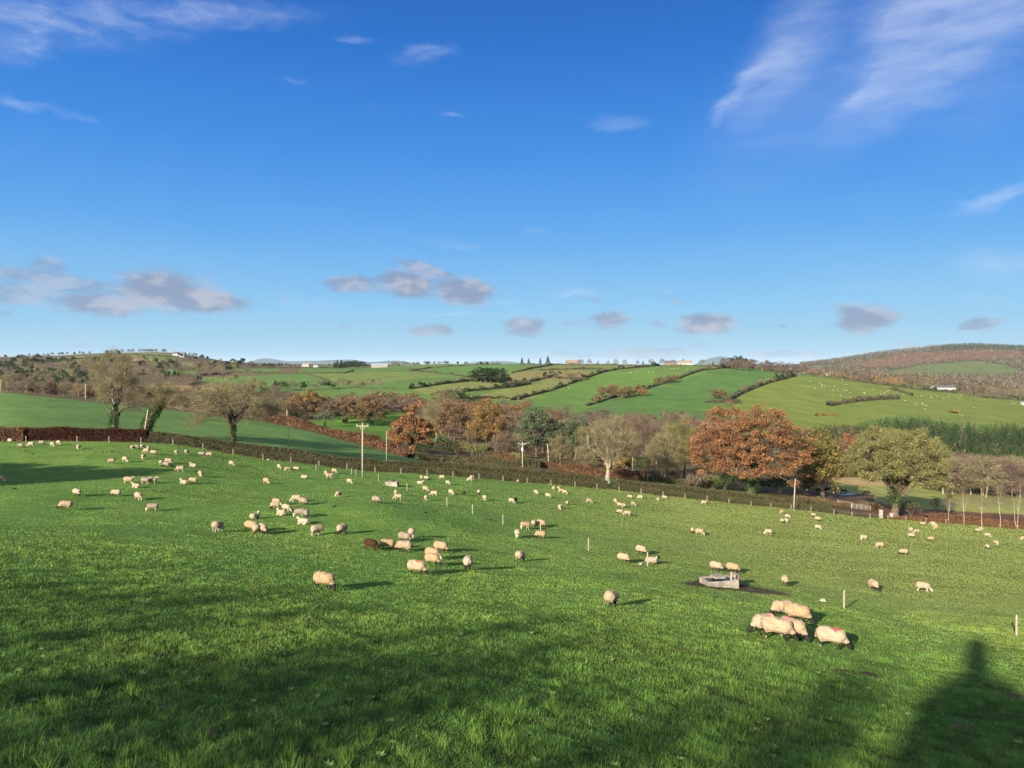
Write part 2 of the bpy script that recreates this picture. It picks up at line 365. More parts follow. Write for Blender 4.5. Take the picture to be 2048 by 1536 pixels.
ORD = ['first','second','third','fourth','fifth','sixth','seventh','eighth','ninth','tenth','eleventh','twelfth','thirteenth','fourteenth','fifteenth','sixteenth','seventeenth','eighteenth','nineteenth']
TENS = {20:'twent',30:'thirt',40:'fort',50:'fift',60:'sixt',70:'sevent',80:'eight',90:'ninet'}
def ordn(n):
    if n < 20: return ORD[n-1]
    t = n//10*10; r = n % 10
    return TENS[t]+'ieth' if r == 0 else TENS[t]+'y-'+ORD[r-1]
NUMW = ['zero','one','two','three','four','five','six','seven','eight','nine','ten','eleven','twelve','thirteen','fourteen','fifteen','sixteen','seventeen','eighteen','nineteen','twenty']

# ---------------------------------------------------------------- terrain with painted crops (sward colour, plus slope brightness on the pasture)
PX = CX+F*UU; PY = HY-F*ZG/YY
def inpoly(px, py, poly):
    c = np.zeros(px.shape, bool); n = len(poly)
    for i in range(n):
        x1, y1 = poly[i]; x2, y2 = poly[(i+1) % n]
        if y1 == y2: continue
        t = (py-y1)/(y2-y1); c ^= ((y1 > py) != (y2 > py)) & (px < x1+t*(x2-x1))
    return c
CG = np.zeros(ZG.shape+(3,))
CG[:] = (.095, .090, .045)                              # rough scrubby ground
E = edge(UU)
past = YY < E
wobx = PX+(fbm(XX/30, YY/30, 3, 3)-.5)*6; woby = PY+(fbm(XX/30, YY/30, 3, 4)-.5)*2.5
def paint(poly, c, y0=0, y1=1e9):
    m = inpoly(wobx, woby, poly) & (YY > y0) & (YY < y1); CG[m] = c
hill = (YY > 560) & (YY < 1400); CG[hill] = (.085, .175, .045)
CG[YY >= 1300] = (.085, .13, .055)
# far left hill: small fields among woods
paint([(-900,700),(600,700),(600,800),(-900,800)], (.105, .105, .06), 560, 3000)
LF = [([(20,737),(90,736),(190,744),(190,750),(30,746)], (.115,.155,.05)), ([(112,715),(210,708),(200,722),(110,726)], (.10,.155,.055)),
      ([(212,704),(330,703),(355,712),(260,712)], (.13,.16,.06)), ([(258,708),(352,712),(350,720),(268,716)], (.09,.16,.05)),
      ([(255,716),(290,716),(280,724),(262,724)], (.22,.20,.12)), ([(292,716),(360,720),(340,726),(290,726)], (.13,.19,.06)),
      ([(335,738),(395,740),(392,746),(335,748)], (.09,.19,.05)), ([(360,724),(400,727),(395,733),(345,734)], (.14,.19,.08)),
      ([(150,772),(480,769),(470,786),(400,782),(150,779)], (.19,.18,.075)), ([(395,756),(600,748),(600,779),(420,770)], (.09,.19,.05)),
      ([(470,735),(560,737),(560,748),(470,746)], (.09,.18,.05))]
for p_, c_ in LF: paint(p_, c_, 560, 3000)
paint([(440,768),(560,746),(690,747),(705,741),(820,741),(950,756),(830,778),(690,785),(500,782)], (.08, .175, .05), 560)
paint([(618,748),(735,745),(850,743),(900,750),(760,766),(675,768)], (.115, .195, .055), 560)
paint([(820,742),(1000,727),(1060,737),(1020,746),(945,756)], (.08, .185, .055), 560)
paint([(822,778),(940,762),(1020,760),(1024,772),(935,783),(860,791)], (.13, .20, .06), 520)
paint([(955,790),(1062,768),(1100,762),(1150,764),(1060,806)], (.14, .20, .06), 500)
paint([(985,762),(1030,745),(1100,738),(1200,744),(1150,762),(1080,762)], (.155, .18, .07), 560)
paint([(1100,730),(1320,731),(1236,739),(1080,742)], (.12, .175, .06), 560)
paint([(1030,810),(1099,783),(1204,746),(1319,732),(1480,731),(1336,765),(1214,799),(1160,830),(1040,830)], (.085, .19, .045), 480)
paint([(1150,830),(1214,799),(1336,766),(1449,735),(1560,740),(1540,765),(1450,805),(1480,812),(1480,850),(1150,850)], (.068, .165, .045), 470)
paint([(1440,880),(1484,786),(1591,751),(1711,763),(1836,780),(2100,805),(2400,830),(2400,900),(2048,862),(1980,850),(1900,846),(1800,830),(1740,842),(1660,856),(1560,866)], (.12, .195, .045), 440, 1000)
# ground rows between the valley trees
paint([(610,845),(700,826),(870,826),(890,868),(900,885),(640,876)], (.085, .21, .035), 270, 520)
paint([(1270,868),(1350,868),(1370,885),(1300,880)], (.10, .21, .04), 300, 520)
paint([(1090,930),(1200,938),(1290,950),(1280,960),(1110,945)], (.15, .18, .08), 205, 330)
# the spur of the second field
f2top = [(-900,760),(0,784),(150,800),(350,821),(540,845),(620,862),(700,885),(800,908),(870,928),(1000,938),(1200,955),(1400,972),(1540,990)]
m = (YY > E+13) & (YY < 330) & (UU*F+CX < 1540) & (woby > np.interp(wobx, *zip(*f2top))); CG[m] = (.088, .20, .055)
# cattle field and the right-hand meadow
paint([(1630,995),(1680,968),(1760,966),(1900,975),(2300,990),(2600,1010),(2300,1060),(2048,1030),(1900,1022),(1740,1005)], (.20, .27, .08), 205, 330)
paint([(1660,955),(1960,948),(1960,968),(1660,972)], (.30, .28, .13), 290, 420)
paint([(1640,984),(1750,990),(1750,1003),(1640,1000)], (.10, .08, .055), 205, 330)
# bracken bank in front of it, and ploughed strip
paint([(1700,1006),(1800,1014),(1940,1024),(2300,1046),(2300,1070),(1700,1040)], (.13, .085, .055), 193, 260)
lane = (YY > E+4.5) & (YY < E+8.5); CG[lane] = (.16, .145, .12)
verge = (YY > E-.5) & (YY <= E+4.5); CG[verge] = (.075, .10, .04)
# mountain flank on the right
mt = (YY > 1500) & (PX > 1560); CG[mt] = (.065, .075, .045)
paint([(1700,728),(1830,706),(1980,700),(2048,704),(2048,716),(1900,722),(1750,738)], (.12, .085, .06), 2300)
paint([(1780,742),(1850,728),(1960,722),(2010,730),(2060,748),(1900,752),(1760,750)], (.10, .16, .055), 1500)
paint([(1620,731),(1680,727),(1680,731),(1622,736)], (.10, .17, .06), 1500)
paint([(1960,756),(2400,760),(2400,775),(1900,770)], (.18, .16, .08), 1100)
CG[~past] *= np.array([1.14, .89, .80])
# pasture sward and mud
g1 = fbm(XX/9, YY/9, 4, 21)[..., None]; g2 = fbm(XX/1.3, YY/1.3, 3, 31)[..., None]
sw = np.array([.062, .120, .024])*(.75+.5*g2)+np.array([.030, .026, .006])*g1
ky_ = (np.clip((XX+6)/40, 0, 1)*np.clip((YY-22)/40, 0, 1))[..., None]; sw = sw*1.3*(1-ky_)+np.array([.145, .175, .046])*ky_*(.65+.7*g1)  # right-hand slope: brightness from its angle is painted into the turf colour
CG = np.where(past[..., None], sw, CG)
MUD = [[(1362,1166),(1395,1160),(1480,1168),(1560,1183),(1590,1192),(1500,1186),(1450,1178),(1380,1172)],
       [(1395,1163),(1412,1158),(1478,1160),(1480,1178),(1440,1180),(1398,1172)]]
mud = np.zeros(past.shape, bool)
for p_ in MUD: mud |= inpoly(wobx, woby, p_) & past
CG[mud] = (.075, .055, .035)
def grid_obj(name, fm):
    """the faces of the terrain grid selected by fm"""
    nu, ny = ZG.shape; idx = np.arange(nu*ny).reshape(nu, ny)
    q = np.stack([idx[:-1, :-1], idx[1:, :-1], idx[1:, 1:], idx[:-1, 1:]], -1)[fm]
    used = np.unique(q); rem = np.full(nu*ny, -1); rem[used] = np.arange(len(used))
    V = np.stack([XX.ravel(), YY.ravel(), ZG.ravel()], 1)[used]
    return mk(name, V, [rem[q]], [M_GROUND], CG.reshape(-1, 3)[used], smooth=True)
pm = past[:-1, :-1]
tag(grid_obj('pasture', pm), kind='structure')
fmid = (~pm) & (YY[:-1, :-1] < 1300); ffar = (~pm) & (YY[:-1, :-1] >= 1300)
tag(grid_obj('valley_ground', fmid), kind='structure')
tag(grid_obj('hills', ffar), kind='structure')
# ground beside and behind the viewpoint
gx = np.arange(-130, 131, 2.0); gy = np.concatenate([np.arange(-190, 6, 2.0), [6.0]])
A, B = np.meshgrid(gx, gy, indexing='ij'); n_ = len(gy)
ii = np.arange(len(gx)*n_).reshape(len(gx), n_)
q = np.stack([ii[:-1, :-1], ii[1:, :-1], ii[1:, 1:], ii[:-1, 1:]], -1).reshape(-1, 4)
o = mk('lawn', np.stack([A.ravel(), B.ravel(), NEAR(A, B).ravel()-(B.ravel() >= 6)*.01], 1), [q], [M_GROUND], np.tile((.05, .10, .025), (A.size, 1)), True)
tag(o, kind='structure')
# outer plain out to the horizon
gx = np.linspace(-45000, 45000, 40); gy = np.linspace(5600, 60000, 30)
A, B = np.meshgrid(gx, gy, indexing='ij'); n_ = len(gy); ii = np.arange(A.size).reshape(A.shape)
q = np.stack([ii[:-1, :-1], ii[1:, :-1], ii[1:, 1:], ii[:-1, 1:]], -1).reshape(-1, 4)
tag(mk('plain', np.stack([A.ravel(), B.ravel(), np.full(A.size, -75.)], 1), [q], [M_GROUND], np.tile((.07, .10, .05), (A.size, 1)), True), kind='structure')
# blue mountains far beyond
def ridge(name, dist, pts, col, depth=2500):
    xs = np.arange(pts[0][0], pts[-1][0]+1, 4.0); ys = pchip([p[0] for p in pts], [p[1] for p in pts], xs)
    ys = ys-(fbm(xs/22, xs*0, 4, 77)-.5)*1.6
    V = []; K = 9
    for k in range(K):
        d = dist-depth*(1-k/(K-1)); s = math.sin(k/(K-1)*math.pi/2)
        u = (xs-CX)/F; top = -(ys-HY)/F*dist
        V.append(np.stack([u*d, np.full(len(xs), d), -75+(top+75)*s+(fbm(xs/15, xs*0+k, 3, 5)-.5)*40*s*(1-s)], 1))
    d = dist+depth; V.append(np.stack([u*d, np.full(len(xs), d), np.full(len(xs), -75.)], 1))
    V = np.concatenate(V); n = len(xs); ii = np.arange(len(V)).reshape(-1, n)
    q = np.stack([ii[:-1, :-1], ii[:-1, 1:], ii[1:, 1:], ii[1:, :-1]], -1).reshape(-1, 4)
    return tag(mk(name, V, [q], [M_GROUND], np.tile(col, (len(V), 1)), True), kind='structure')
ridge('mountain', 21000, [(470,735),(530,717),(580,722),(640,721),(700,719),(740,724),(790,721),(830,727),(880,733)], (.06, .08, .06))
ridge('mountain', 24000, [(900,733),(960,723),(1000,722),(1060,727),(1200,733)], (.06, .08, .06))
ridge('mountain', 22000, [(1380,733),(1410,720),(1440,713),(1470,719),(1530,728),(1620,731),(1700,733)], (.06, .08, .06))
# ---------------------------------------------------------------- trees
PAL = {
 'rust': np.array([(.32,.145,.06),(.28,.13,.055),(.23,.12,.055),(.36,.165,.065),(.18,.125,.06)]),
 'gold': np.array([(.29,.17,.055),(.24,.145,.05),(.32,.20,.06),(.18,.14,.055)]),
 'ochre': np.array([(.20,.125,.06),(.17,.115,.06),(.24,.145,.06),(.14,.115,.06)]),
 'olive': np.array([(.20,.165,.045),(.15,.135,.04),(.24,.18,.045),(.11,.12,.035)]),
 'brown': np.array([(.20,.145,.10),(.17,.125,.09),(.24,.175,.12),(.15,.12,.08)]),
 'purple': np.array([(.185,.125,.105),(.16,.11,.095),(.21,.145,.115),(.145,.115,.09)]),
 'lichen': np.array([(.25,.225,.11),(.20,.185,.09),(.29,.25,.13),(.17,.15,.08)]),
 'moss': np.array([(.235,.23,.085),(.195,.195,.07),(.27,.26,.10),(.165,.165,.065)]),
 'pine': np.array([(.11,.145,.07),(.085,.115,.055),(.13,.17,.085)]),
 'spruce': np.array([(.036,.065,.020),(.028,.052,.018),(.050,.082,.026)]),
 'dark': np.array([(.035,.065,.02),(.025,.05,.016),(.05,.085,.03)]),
 'ivy': np.array([(.045,.085,.025),(.035,.065,.02),(.06,.11,.03)]),
 'hedge': np.array([(.115,.095,.05),(.085,.095,.04),(.14,.11,.06),(.075,.10,.035)]),
 'redhedge': np.array([(.21,.09,.05),(.16,.075,.04),(.25,.12,.06),(.12,.08,.045),(.14,.12,.06)]),
 'beech': np.array([(.075,.025,.015),(.055,.02,.013),(.12,.042,.02),(.035,.025,.015)]),
 'gorse': np.array([(.30,.20,.05),(.10,.10,.04),(.35,.22,.05)]),
 'farhedge': np.array([(.085,.10,.045),(.12,.105,.065),(.065,.08,.04),(.16,.125,.085)]),
 'larch': np.array([(.36,.20,.08),(.30,.16,.07),(.40,.23,.10)]),
 'pinegrey': np.array([(.10,.14,.11),(.08,.12,.10),(.12,.16,.13)]),
}
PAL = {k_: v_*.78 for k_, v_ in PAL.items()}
def rand_shell(n, r, lo=.45, low=-.55):
    d = r.normal(size=(int(n*2.5)+8, 3)); d /= np.linalg.norm(d, axis=1, keepdims=True); d = d[d[:, 2] > low][:n]
    return d*(r.uniform(lo**3, 1, (len(d), 1))**(1/3))
def make_tree(seed, Hh, Wd, kind, tr=.35, fork=.25, base=.22, nl=8, ncl=60, nleaf=40, lsize=.25, rc=.12, flat=.6, bark=None, lean=(0, 0),
              leafy=True, ntw=0, twl=.1, tww=.03, low=-.55, droop=0.0, leader=.8, lo=.45, skew=0.0):
    """branch mesh and crown mesh of a broad-leaved tree standing at the origin"""
    r = np.random.default_rng(seed); gb = G(); gl = G()
    cz = Hh*(base+1)/2; rad = np.array([Wd/2, Wd/2, Hh*(1-base)/2]); cen = np.array([lean[0]*.8, lean[1]*.8, cz])
    top = np.array([lean[0]*.7, lean[1]*.7, Hh*leader]); tz = np.linspace(0, 1, 9)[:, None]
    tp = top*tz+np.stack([np.cumsum(r.normal(size=9))*.012*Hh, np.cumsum(r.normal(size=9))*.012*Hh, np.zeros(9)], 1)*np.minimum(tz*2, 1)
    tp[0] = 0; tp = np.vstack([[0, 0, -.5], tp])
    trd = np.concatenate([[tr*1.5, tr*1.35], tr*(1-tz[1:, 0])**.8*1.05+.02]); gb.tube(tp, trd, 8)
    lp = [tp[3:]]; fz = fork*Hh
    for i in range(nl):
        a = i*2.4+r.uniform(-.4, .4); e = r.uniform(-.25 if i % 2 else .1, .95)
        d = np.array([math.cos(a)*math.cos(e), math.sin(a)*math.cos(e), math.sin(e)])
        tgt = cen+d*rad*r.uniform(.68, .86); z0 = fz*r.uniform(.85, 1.6) if i else fz
        z0 = min(z0, Hh*leader*.8); s = np.array([np.interp(z0, tp[:, 2], tp[:, k]) for k in (0, 1)]+[z0])
        mid = s*.45+tgt*.55+np.array([0, 0, Hh*.05]); mid[:2] = s[:2]+(tgt[:2]-s[:2])*.6
        t = np.linspace(0, 1, 8)[:, None]; p = (1-t)**2*s+2*t*(1-t)*mid+t*t*tgt
        p[1:-1] += r.normal(size=(6, 3))*.013*Hh; w = tr*r.uniform(.38, .6)
        gb.tube(p, w*(1-t[:, 0]*.85)**.9, 6); lp.append(p[1:])
    LP = np.concatenate(lp)
    cl = rand_shell(ncl, r, lo, low)
    lump = 1+.16*np.sin(cl[:, 0]*5+seed)*np.cos(cl[:, 1]*4+seed*2)+r.normal(size=len(cl))*.07
    cl = cen+cl*rad*lump[:, None]+np.array([skew, 0, 0])*((cl[:, 2:3]+1)/2)
    for c in cl:
        dd = np.linalg.norm((LP-c)*np.array([1, 1, .8])+np.array([0, 0, .0]), axis=1)+np.maximum(LP[:, 2]-c[2], 0)*.9
        s = LP[dd.argmin()]; v = c-s; m = s+v*.5+np.array([0, 0, np.linalg.norm(v)*.10])+r.normal(size=3)*.01*Hh
        w = tr*.11*(.6+np.linalg.norm(v)/Hh); e = c+v/(np.linalg.norm(v)+.01)*rc*Hh*.4
        gb.tube([s, m, c, e], [w*1.5, w, w*.55, w*.2], 4, cap=False)
    ls = rc*Hh
    if leafy:
        k = r.poisson(nleaf, len(cl)); ce = np.repeat(cl, k, 0); n = len(ce)
        off = r.normal(size=(n, 3)); off /= np.linalg.norm(off, axis=1, keepdims=True); off *= r.uniform(.2, 1, (n, 1))**.6*ls*np.array([1.15, 1.15, flat])
        shade = np.repeat(r.uniform(.72, 1.2, (len(cl), 1)), k, 0)
        leaves_shade(gl, ce+off, lsize, PAL[kind], r, shade)
    if ntw:
        k = r.poisson(ntw, len(cl)); ce = np.repeat(cl, k, 0); n = len(ce)
        st = ce+r.normal(size=(n, 3))*ls*.45*np.array([1, 1, flat])
        out = (ce-cen)/rad; dirs = out*.6+r.normal(size=(n, 3))*.55+np.array([0, 0, .22-droop])
        twigs(gl, st, dirs, twl*Hh, tww, PAL[kind if not leafy else kind], r)
    return gb, gl
def leaves_shade(g, P0, size, pal, r, shade):
    n = len(P0)
    a = r.normal(size=(n, 3)); a /= np.linalg.norm(a, axis=1, keepdims=True)
    b = np.cross(a, r.normal(size=(n, 3))); b /= np.linalg.norm(b, axis=1, keepdims=True)
    s = (size*r.uniform(.6, 1.4, n))[:, None]; c = pal[r.integers(0, len(pal), n)]*r.uniform(.8, 1.2, (n, 1))*shade
    V = np.stack([P0-a*s, P0+b*s*.8, P0+a*s, P0-b*s*.8], 1).reshape(-1, 3)
    g.add(V, Q=np.arange(4*n).reshape(n, 4), c=np.repeat(c, 4, 0))
def twigs(g, P0, dirs, ln, wd, pal, r):
    """thin forked twigs, two slender faces each"""
    n = len(P0); d = dirs/(np.linalg.norm(dirs, axis=1, keepdims=True)+1e-9); L = (ln*r.uniform(.5, 1.3, n))[:, None]
    s = np.cross(d, r.normal(size=(n, 3))); s /= np.linalg.norm(s, axis=1, keepdims=True)+1e-9
    c = pal[r.integers(0, len(pal), n)]*r.uniform(.75, 1.25, (n, 1)); w = wd
    m = P0+d*L*.45+s*L*.06
    d2 = d+s*.5; d2 /= np.linalg.norm(d2, axis=1, keepdims=True)
    V = np.stack([P0-s*w, P0+s*w, m+s*w*.7, P0+d*L, m-s*w*.7, m+d2*L*.5], 1).reshape(-1, 3); i = np.arange(n)[:, None]*6
    g.add(V, T=np.concatenate([i+np.array([[2, 5, 4]]), i+np.array([[4, 2, 3]])]), Q=i+np.array([[0, 1, 2, 4]]), c=np.repeat(c, 6, 0))
def make_conifer(seed, Hh, Wd, kind, n=900, ls=.35, tr=.25, bare=.12, tiers=14, rag=.2):
    r = np.random.default_rng(seed); gb = G(); gl = G()
    gb.tube([(0, 0, -.4), (0, 0, Hh*.5), (0, 0, Hh*.97)], [tr*1.2, tr*.7, .03], 6)
    t = r.uniform(0, 1, n)**.75; ti = np.floor((1-t)*tiers)/tiers; t2 = 1-(ti+(1-t-ti)*.6)
    z = Hh*(bare+(1-bare)*(1-t2)); R = Wd/2*(t2**.85+.03)*(1+r.normal(size=n)*rag); a = r.uniform(0, 6.283, n); R *= r.uniform(.35, 1, n)**.5
    R *= 1+.18*np.sin(a*3+seed)
    P0 = np.stack([np.cos(a)*R, np.sin(a)*R, z-R*.18], 1)
    leaves_shade(gl, P0, ls, PAL[kind], r, r.uniform(.8, 1.2, (n, 1)))
    for k in range(10):
        zz = Hh*(bare+(1-bare)*k/11); a = k*2.4; R_ = Wd/2*(1-k/11)*.8
        gb.tube([(0, 0, zz), (math.cos(a)*R_, math.sin(a)*R_, zz-.05*R_)], [tr*.2, .02], 4, cap=False)
    return gb, gl
def make_bush(seed, Hh, Wd, kind, n=500, ls=.3, twigk=None, ntw=0):
    r = np.random.default_rng(seed); gb = G(); gl = G()
    for k in range(6):
        a = k*1.05; e = np.array([math.cos(a)*Wd*.25, math.sin(a)*Wd*.25, Hh*.7]); gb.tube([(0, 0, -.3), e*.5+np.array([0, 0, .1*Hh]), e], [.1, .06, .02], 4, cap=False)
    nc = 14; c = rand_shell(nc, r, .3, -.3)*np.array([Wd/2*.8, Wd/2*.8, Hh*.42])+np.array([0, 0, Hh*.48]); k = r.integers(0, len(c), n)
    off = r.normal(size=(n, 3)); off /= np.linalg.norm(off, axis=1, keepdims=True); off *= r.uniform(.3, 1, (n, 1))*np.array([Wd, Wd, Hh])*.22
    p = c[k]+off; p[:, 2] = np.maximum(p[:, 2], .05)
    leaves_shade(gl, p, ls, PAL[kind], r, r.uniform(.75, 1.2, (len(c), 1))[k])
    if ntw:
        p = c[r.integers(0, len(c), ntw)]; twigs(gl, p, (p-np.array([0, 0, Hh*.2]))/Hh+r.normal(size=p.shape)*.4+np.array([0, 0, .5]), Hh*.35, .025, PAL[twigk or kind], r)
    return gb, gl
def place_tree(name, bm_, lm, loc, label, cat='tree', group=None, rz=0, sc=(1, 1, 1), crown='crown', extra=()):
    t = empty(name, loc, rz); t.scale = sc; tag(t, label, cat, group)
    inst('trunk', bm_, t); inst(crown, lm, t)
    for nm, me in extra: inst(nm, me, t)
    return t
def meshes(g2, bark=None, leaf=None):
    gb, gl = g2
    return gb.build('trunk', bark or M_BARK, mesh_only=True), gl.build('crown', leaf or M_LEAF, mesh_only=True)
def hero(name, x, ybase, depth, label, gen, bark=None, rz=0, leaf=None, extra=(), group=None):
    loc = atd(x, depth); b, l = meshes(gen, bark, leaf)
    return place_tree(name, b, l, loc, label, rz=rz, extra=extra, group=group)
def hgt(x, ytop, depth, base=None):
    b = atd(x, depth) if base is None else base
    return -(ytop-HY)/F*depth-b[2]
def ivy_mesh(pts, rad, n, seed, ls=.13):
    r = np.random.default_rng(seed); pts = np.array(pts, float); t = r.uniform(0, len(pts)-1, n); i = np.minimum(t.astype(int), len(pts)-2); f = (t-i)[:, None]
    c = pts[i]*(1-f)+pts[i+1]*f; R = np.interp(t, range(len(pts)), rad); d = r.normal(size=(n, 3)); d /= np.linalg.norm(d, axis=1, keepdims=True)
    lump = 1+.35*np.sin(t*5+seed)*np.cos(t*11); g = G(); leaves_shade(g, c+d*(R*lump*r.uniform(.6, 1.1, n))[:, None], ls, PAL['ivy'], r, r.uniform(.7, 1.3, (n, 1)))
    return g.build('ivy', M_LEAF, mesh_only=True)

# -- the named trees of the middle distance
D = 188; h = hgt(1790, 857, D)
hero('tree', 1790, 1030, D, 'big olive-green leafless tree with thick pale trunk beside the cattle field gate',
     make_tree(34, h, 23.5, 'moss', tr=.95, fork=.22, base=.17, nl=18, ncl=430, rc=.055, nleaf=60, lsize=.2, ntw=60, twl=.06, tww=.03, low=-.42, flat=.6, leader=.5, lo=.55), M_BARK,
     extra=[('ivy', ivy_mesh([(0,0,3.5),(-.2,-.3,6),(-.9,-.6,9),(-1.4,-.6,12)], [1.5,1.6,1.2,.6], 1400, 5, .2))])
D = 205; h = hgt(1500, 806, D)
oak = make_tree(7, h, 34, 'rust', tr=.9, fork=.18, base=.04, nl=20, ncl=430, nleaf=72, lsize=.20, rc=.060, flat=.55, low=-.66, leader=.7, lo=.5, skew=-1., ntw=10, twl=.05, tww=.03)
hero('oak_tree', 1503, 985, D, 'huge spreading oak covered in rust-orange leaves standing behind the roadside hedge', oak,
     extra=[('ivy', ivy_mesh([(0,0,0),(.2,-.4,3),(.5,-.5,6),(.3,-.4,9)], [1.7,1.6,1.5,.8], 1800, 6, .22))])
D = 222; h = hgt(1645, 862, D)
hero('tree', 1645, 985, D, 'dense olive-gold tree with drooping foliage at right side of the huge orange oak',
     make_tree(9, h, 12.5, 'olive', tr=.5, fork=.2, base=.06, nl=7, ncl=110, nleaf=85, lsize=.26, rc=.085, flat=1.3, low=-.8))
D = 181; h = hgt(1213, 843, D)
hero('tree', 1215, 970, D, 'pale yellowish bare tree with forked trunk growing out of the roadside hedge',
     make_tree(12, h, 14.5, 'lichen', tr=.55, fork=.2, base=.22, nl=12, ncl=150, rc=.07, leafy=False, ntw=75, twl=.10, tww=.018, low=-.7, droop=.25, leader=.75), M_BARKPALE)
D = 158; h = hgt(466, 756, D)
hero('tree', 466, 890, D, 'wide bare tree with arching right limb and ivy-wrapped trunk on the roadside hedge',
     make_tree(15, h, 17.5, 'lichen', tr=.6, fork=.28, base=.20, nl=13, ncl=170, rc=.07, leafy=False, ntw=72, twl=.10, tww=.017, low=-.6, droop=.3, leader=.7), M_BARK,
     extra=[('ivy', ivy_mesh([(0,0,0),(0,-.1,2),(.1,-.1,4),(.2,0,5)], [.95,.8,.7,.35], 1100, 7, .13))])
D = 160; h = hgt(228, 705, D)
hero('tree', 228, 862, D, 'tall thin bare tree with ivied lower trunk, standing behind the dark red hedge',
     make_tree(18, h, 8.5, 'lichen', tr=.42, fork=.35, base=.38, nl=10, ncl=105, rc=.055, leafy=False, ntw=72, twl=.075, tww=.017, low=-.8, leader=.85), M_BARKPALE,
     extra=[('ivy', ivy_mesh([(0,0,0),(-.2,0,2),(.1,0,4),(.3,0,6.5)], [1.3,1.1,1.0,.45], 1500, 8, .14)),
            ('limb', (lambda g: (g.tube([(.2,0,4),(1.8,0,5.6),(3.6,0,6.1),(5.2,0,5.6),(6.2,0,4.2)], [.32,.27,.2,.13,.05], 6), g.tube([(-.1,0,4.3),(-1.6,0,5.6),(-2.8,0,8)], [.2,.14,.05], 5),
                     twigs(g, np.array([(1.5+k*.02, 0, 5.6) for k in range(230)])+np.random.default_rng(3).normal(size=(230,3))*.5, np.random.default_rng(4).normal(size=(230,3))+np.array([0,0,-.5]), 1.7, .016, PAL['lichen'], rng), g)[-1])(G()).build('limb', M_BARK, mesh_only=True))])
D = 162; h = hgt(320, 772, D)
b_ = make_tree(21, h, 11.5, 'lichen', tr=.2, fork=.62, base=.42, nl=10, ncl=95, rc=.07, leafy=False, ntw=68, twl=.12, tww=.016, low=-.5, leader=.7, lean=(2.6, 0), flat=.6)
pollard = G(); pollard.tube([(-.6,0,-.5),(-.5,0,2),(.6,0,4.3),(2.2,0,6.6),(3.2,0,7.6)], [.95,.85,.75,.6,.4], 8); pollard.tube([(2.6,0,7.3),(4.4,0,7.4),(6.2,0,8.1),(7.6,0,8.0)], [.35,.26,.17,.08], 6)
hero('tree', 297, 866, D, 'thick leaning ivy-covered trunk with sparse bare crown beside the pale leaning pole', b_, M_BARK,
     extra=[('limb', pollard.build('limb', M_BARK, mesh_only=True)), ('ivy', ivy_mesh([(-.6,0,0),(-.5,0,2),(.6,0,4.3),(2.2,0,6.6),(3.2,0,7.8)], [1.3,1.35,1.25,1.1,.9], 3400, 9, .15))])
D = 255; h = hgt(820, 831, D)
hero('oak_tree', 822, 905, D, 'round compact oak in full orange-brown leaf standing beyond the second field',
     make_tree(24, h, 15.5, 'rust', tr=.5, fork=.15, base=.0, nl=10, ncl=120, nleaf=90, lsize=.27, rc=.10, flat=.8, low=-.75, leader=.6))
MID = [  # (name, x, ytop, depth, width m, kind, label)
 ('oak_tree',614,783,420,20,'gold','rounded yellow-orange oak, foremost crown at the left end of the valley wood'),
 ('oak_tree',690,798,380,19,'ochre','brown oak with dark ivied trunk at left of the bright green valley field'),
 ('oak_tree',742,793,370,20,'ochre','brown oak with ivy-dark trunk standing inside the bright green valley field'),
 ('tree',872,806,330,15,'lichen','open bare tree with spreading limbs just behind the compact orange oak'),
 ('oak_tree',908,802,310,16,'ochre','dull brown oak right of the open bare tree in the valley'),
 ('oak_tree',972,806,300,17,'gold','golden-yellow oak with orange left side midway along the valley wood'),
 ('pine_tree',1073,819,270,17,'pine','broad blue-green pine left of the pale yellowish bare tree'),
 ('pine_tree',1150,834,275,13,'pine','flat-topped pine partly hidden behind the pale yellowish bare tree'),
 ('tree',1285,838,235,13,'brown','tall grey-brown bare tree with slim pale trunk right of the yellowish bare tree'),
 ('tree',1368,846,225,13,'moss','mossy bare tree leaning on the left edge of the huge orange oak'),
 ('tree',1330,868,215,11,'lichen','low tangled bare tree between the grey-brown tree and the mossy tree'),
 ('tree',1010,868,240,7,'brown','slim bare sapling left of the transformer pole'),
 ('tree',1120,872,238,7,'lichen','slender bare tree with twin stems below the broad pine'),
 ('tree',985,885,250,6,'brown','small grey bare tree below the golden-yellow oak'),
 ('tree',1235,885,232,9,'gold','small yellow-leaved tree glowing behind the lane bank beside a dark evergreen'),
 ('tree',1672,882,330,9,'purple','purple-brown bare tree rising between the orange oak and the olive-green tree'),
 ('tree',1700,868,345,11,'rust','pale orange crown peeping up left of the big olive-green tree'),
]
for nm, x, yt, D, wd, kd, lb in MID:
    h = hgt(x, yt, D); sd = int(x)
    if kd == 'pine': gen = make_tree(sd, h, wd, 'pine', tr=.45, fork=.35, base=.06, nl=9, ncl=150, nleaf=90, lsize=.22, rc=.085, flat=.75, low=-.8)
    elif kd in ('lichen', 'moss', 'brown', 'purple'): gen = make_tree(sd, h, wd, kd, tr=.3, fork=.3, base=.12, nl=9, ncl=120, rc=.08, leafy=False, ntw=65, twl=.12, tww=.026, low=-.7)
    else: gen = make_tree(sd, h, wd, kd, tr=.45, fork=.2, base=.08, nl=9, ncl=95, nleaf=95, lsize=.25, rc=.095, flat=.75, low=-.75, ntw=12, twl=.09, tww=.03)
    ex = [('ivy', ivy_mesh([(0,0,0),(0,0,h*.25),(0,0,h*.5)], [1.6,1.4,1.0], 700, sd, .3))] if 'ivied' in lb or 'ivy-dark' in lb else []
    hero(nm, x, 0, D, lb, gen, M_BARKPALE if kd in ('lichen',) else M_BARK, extra=ex)
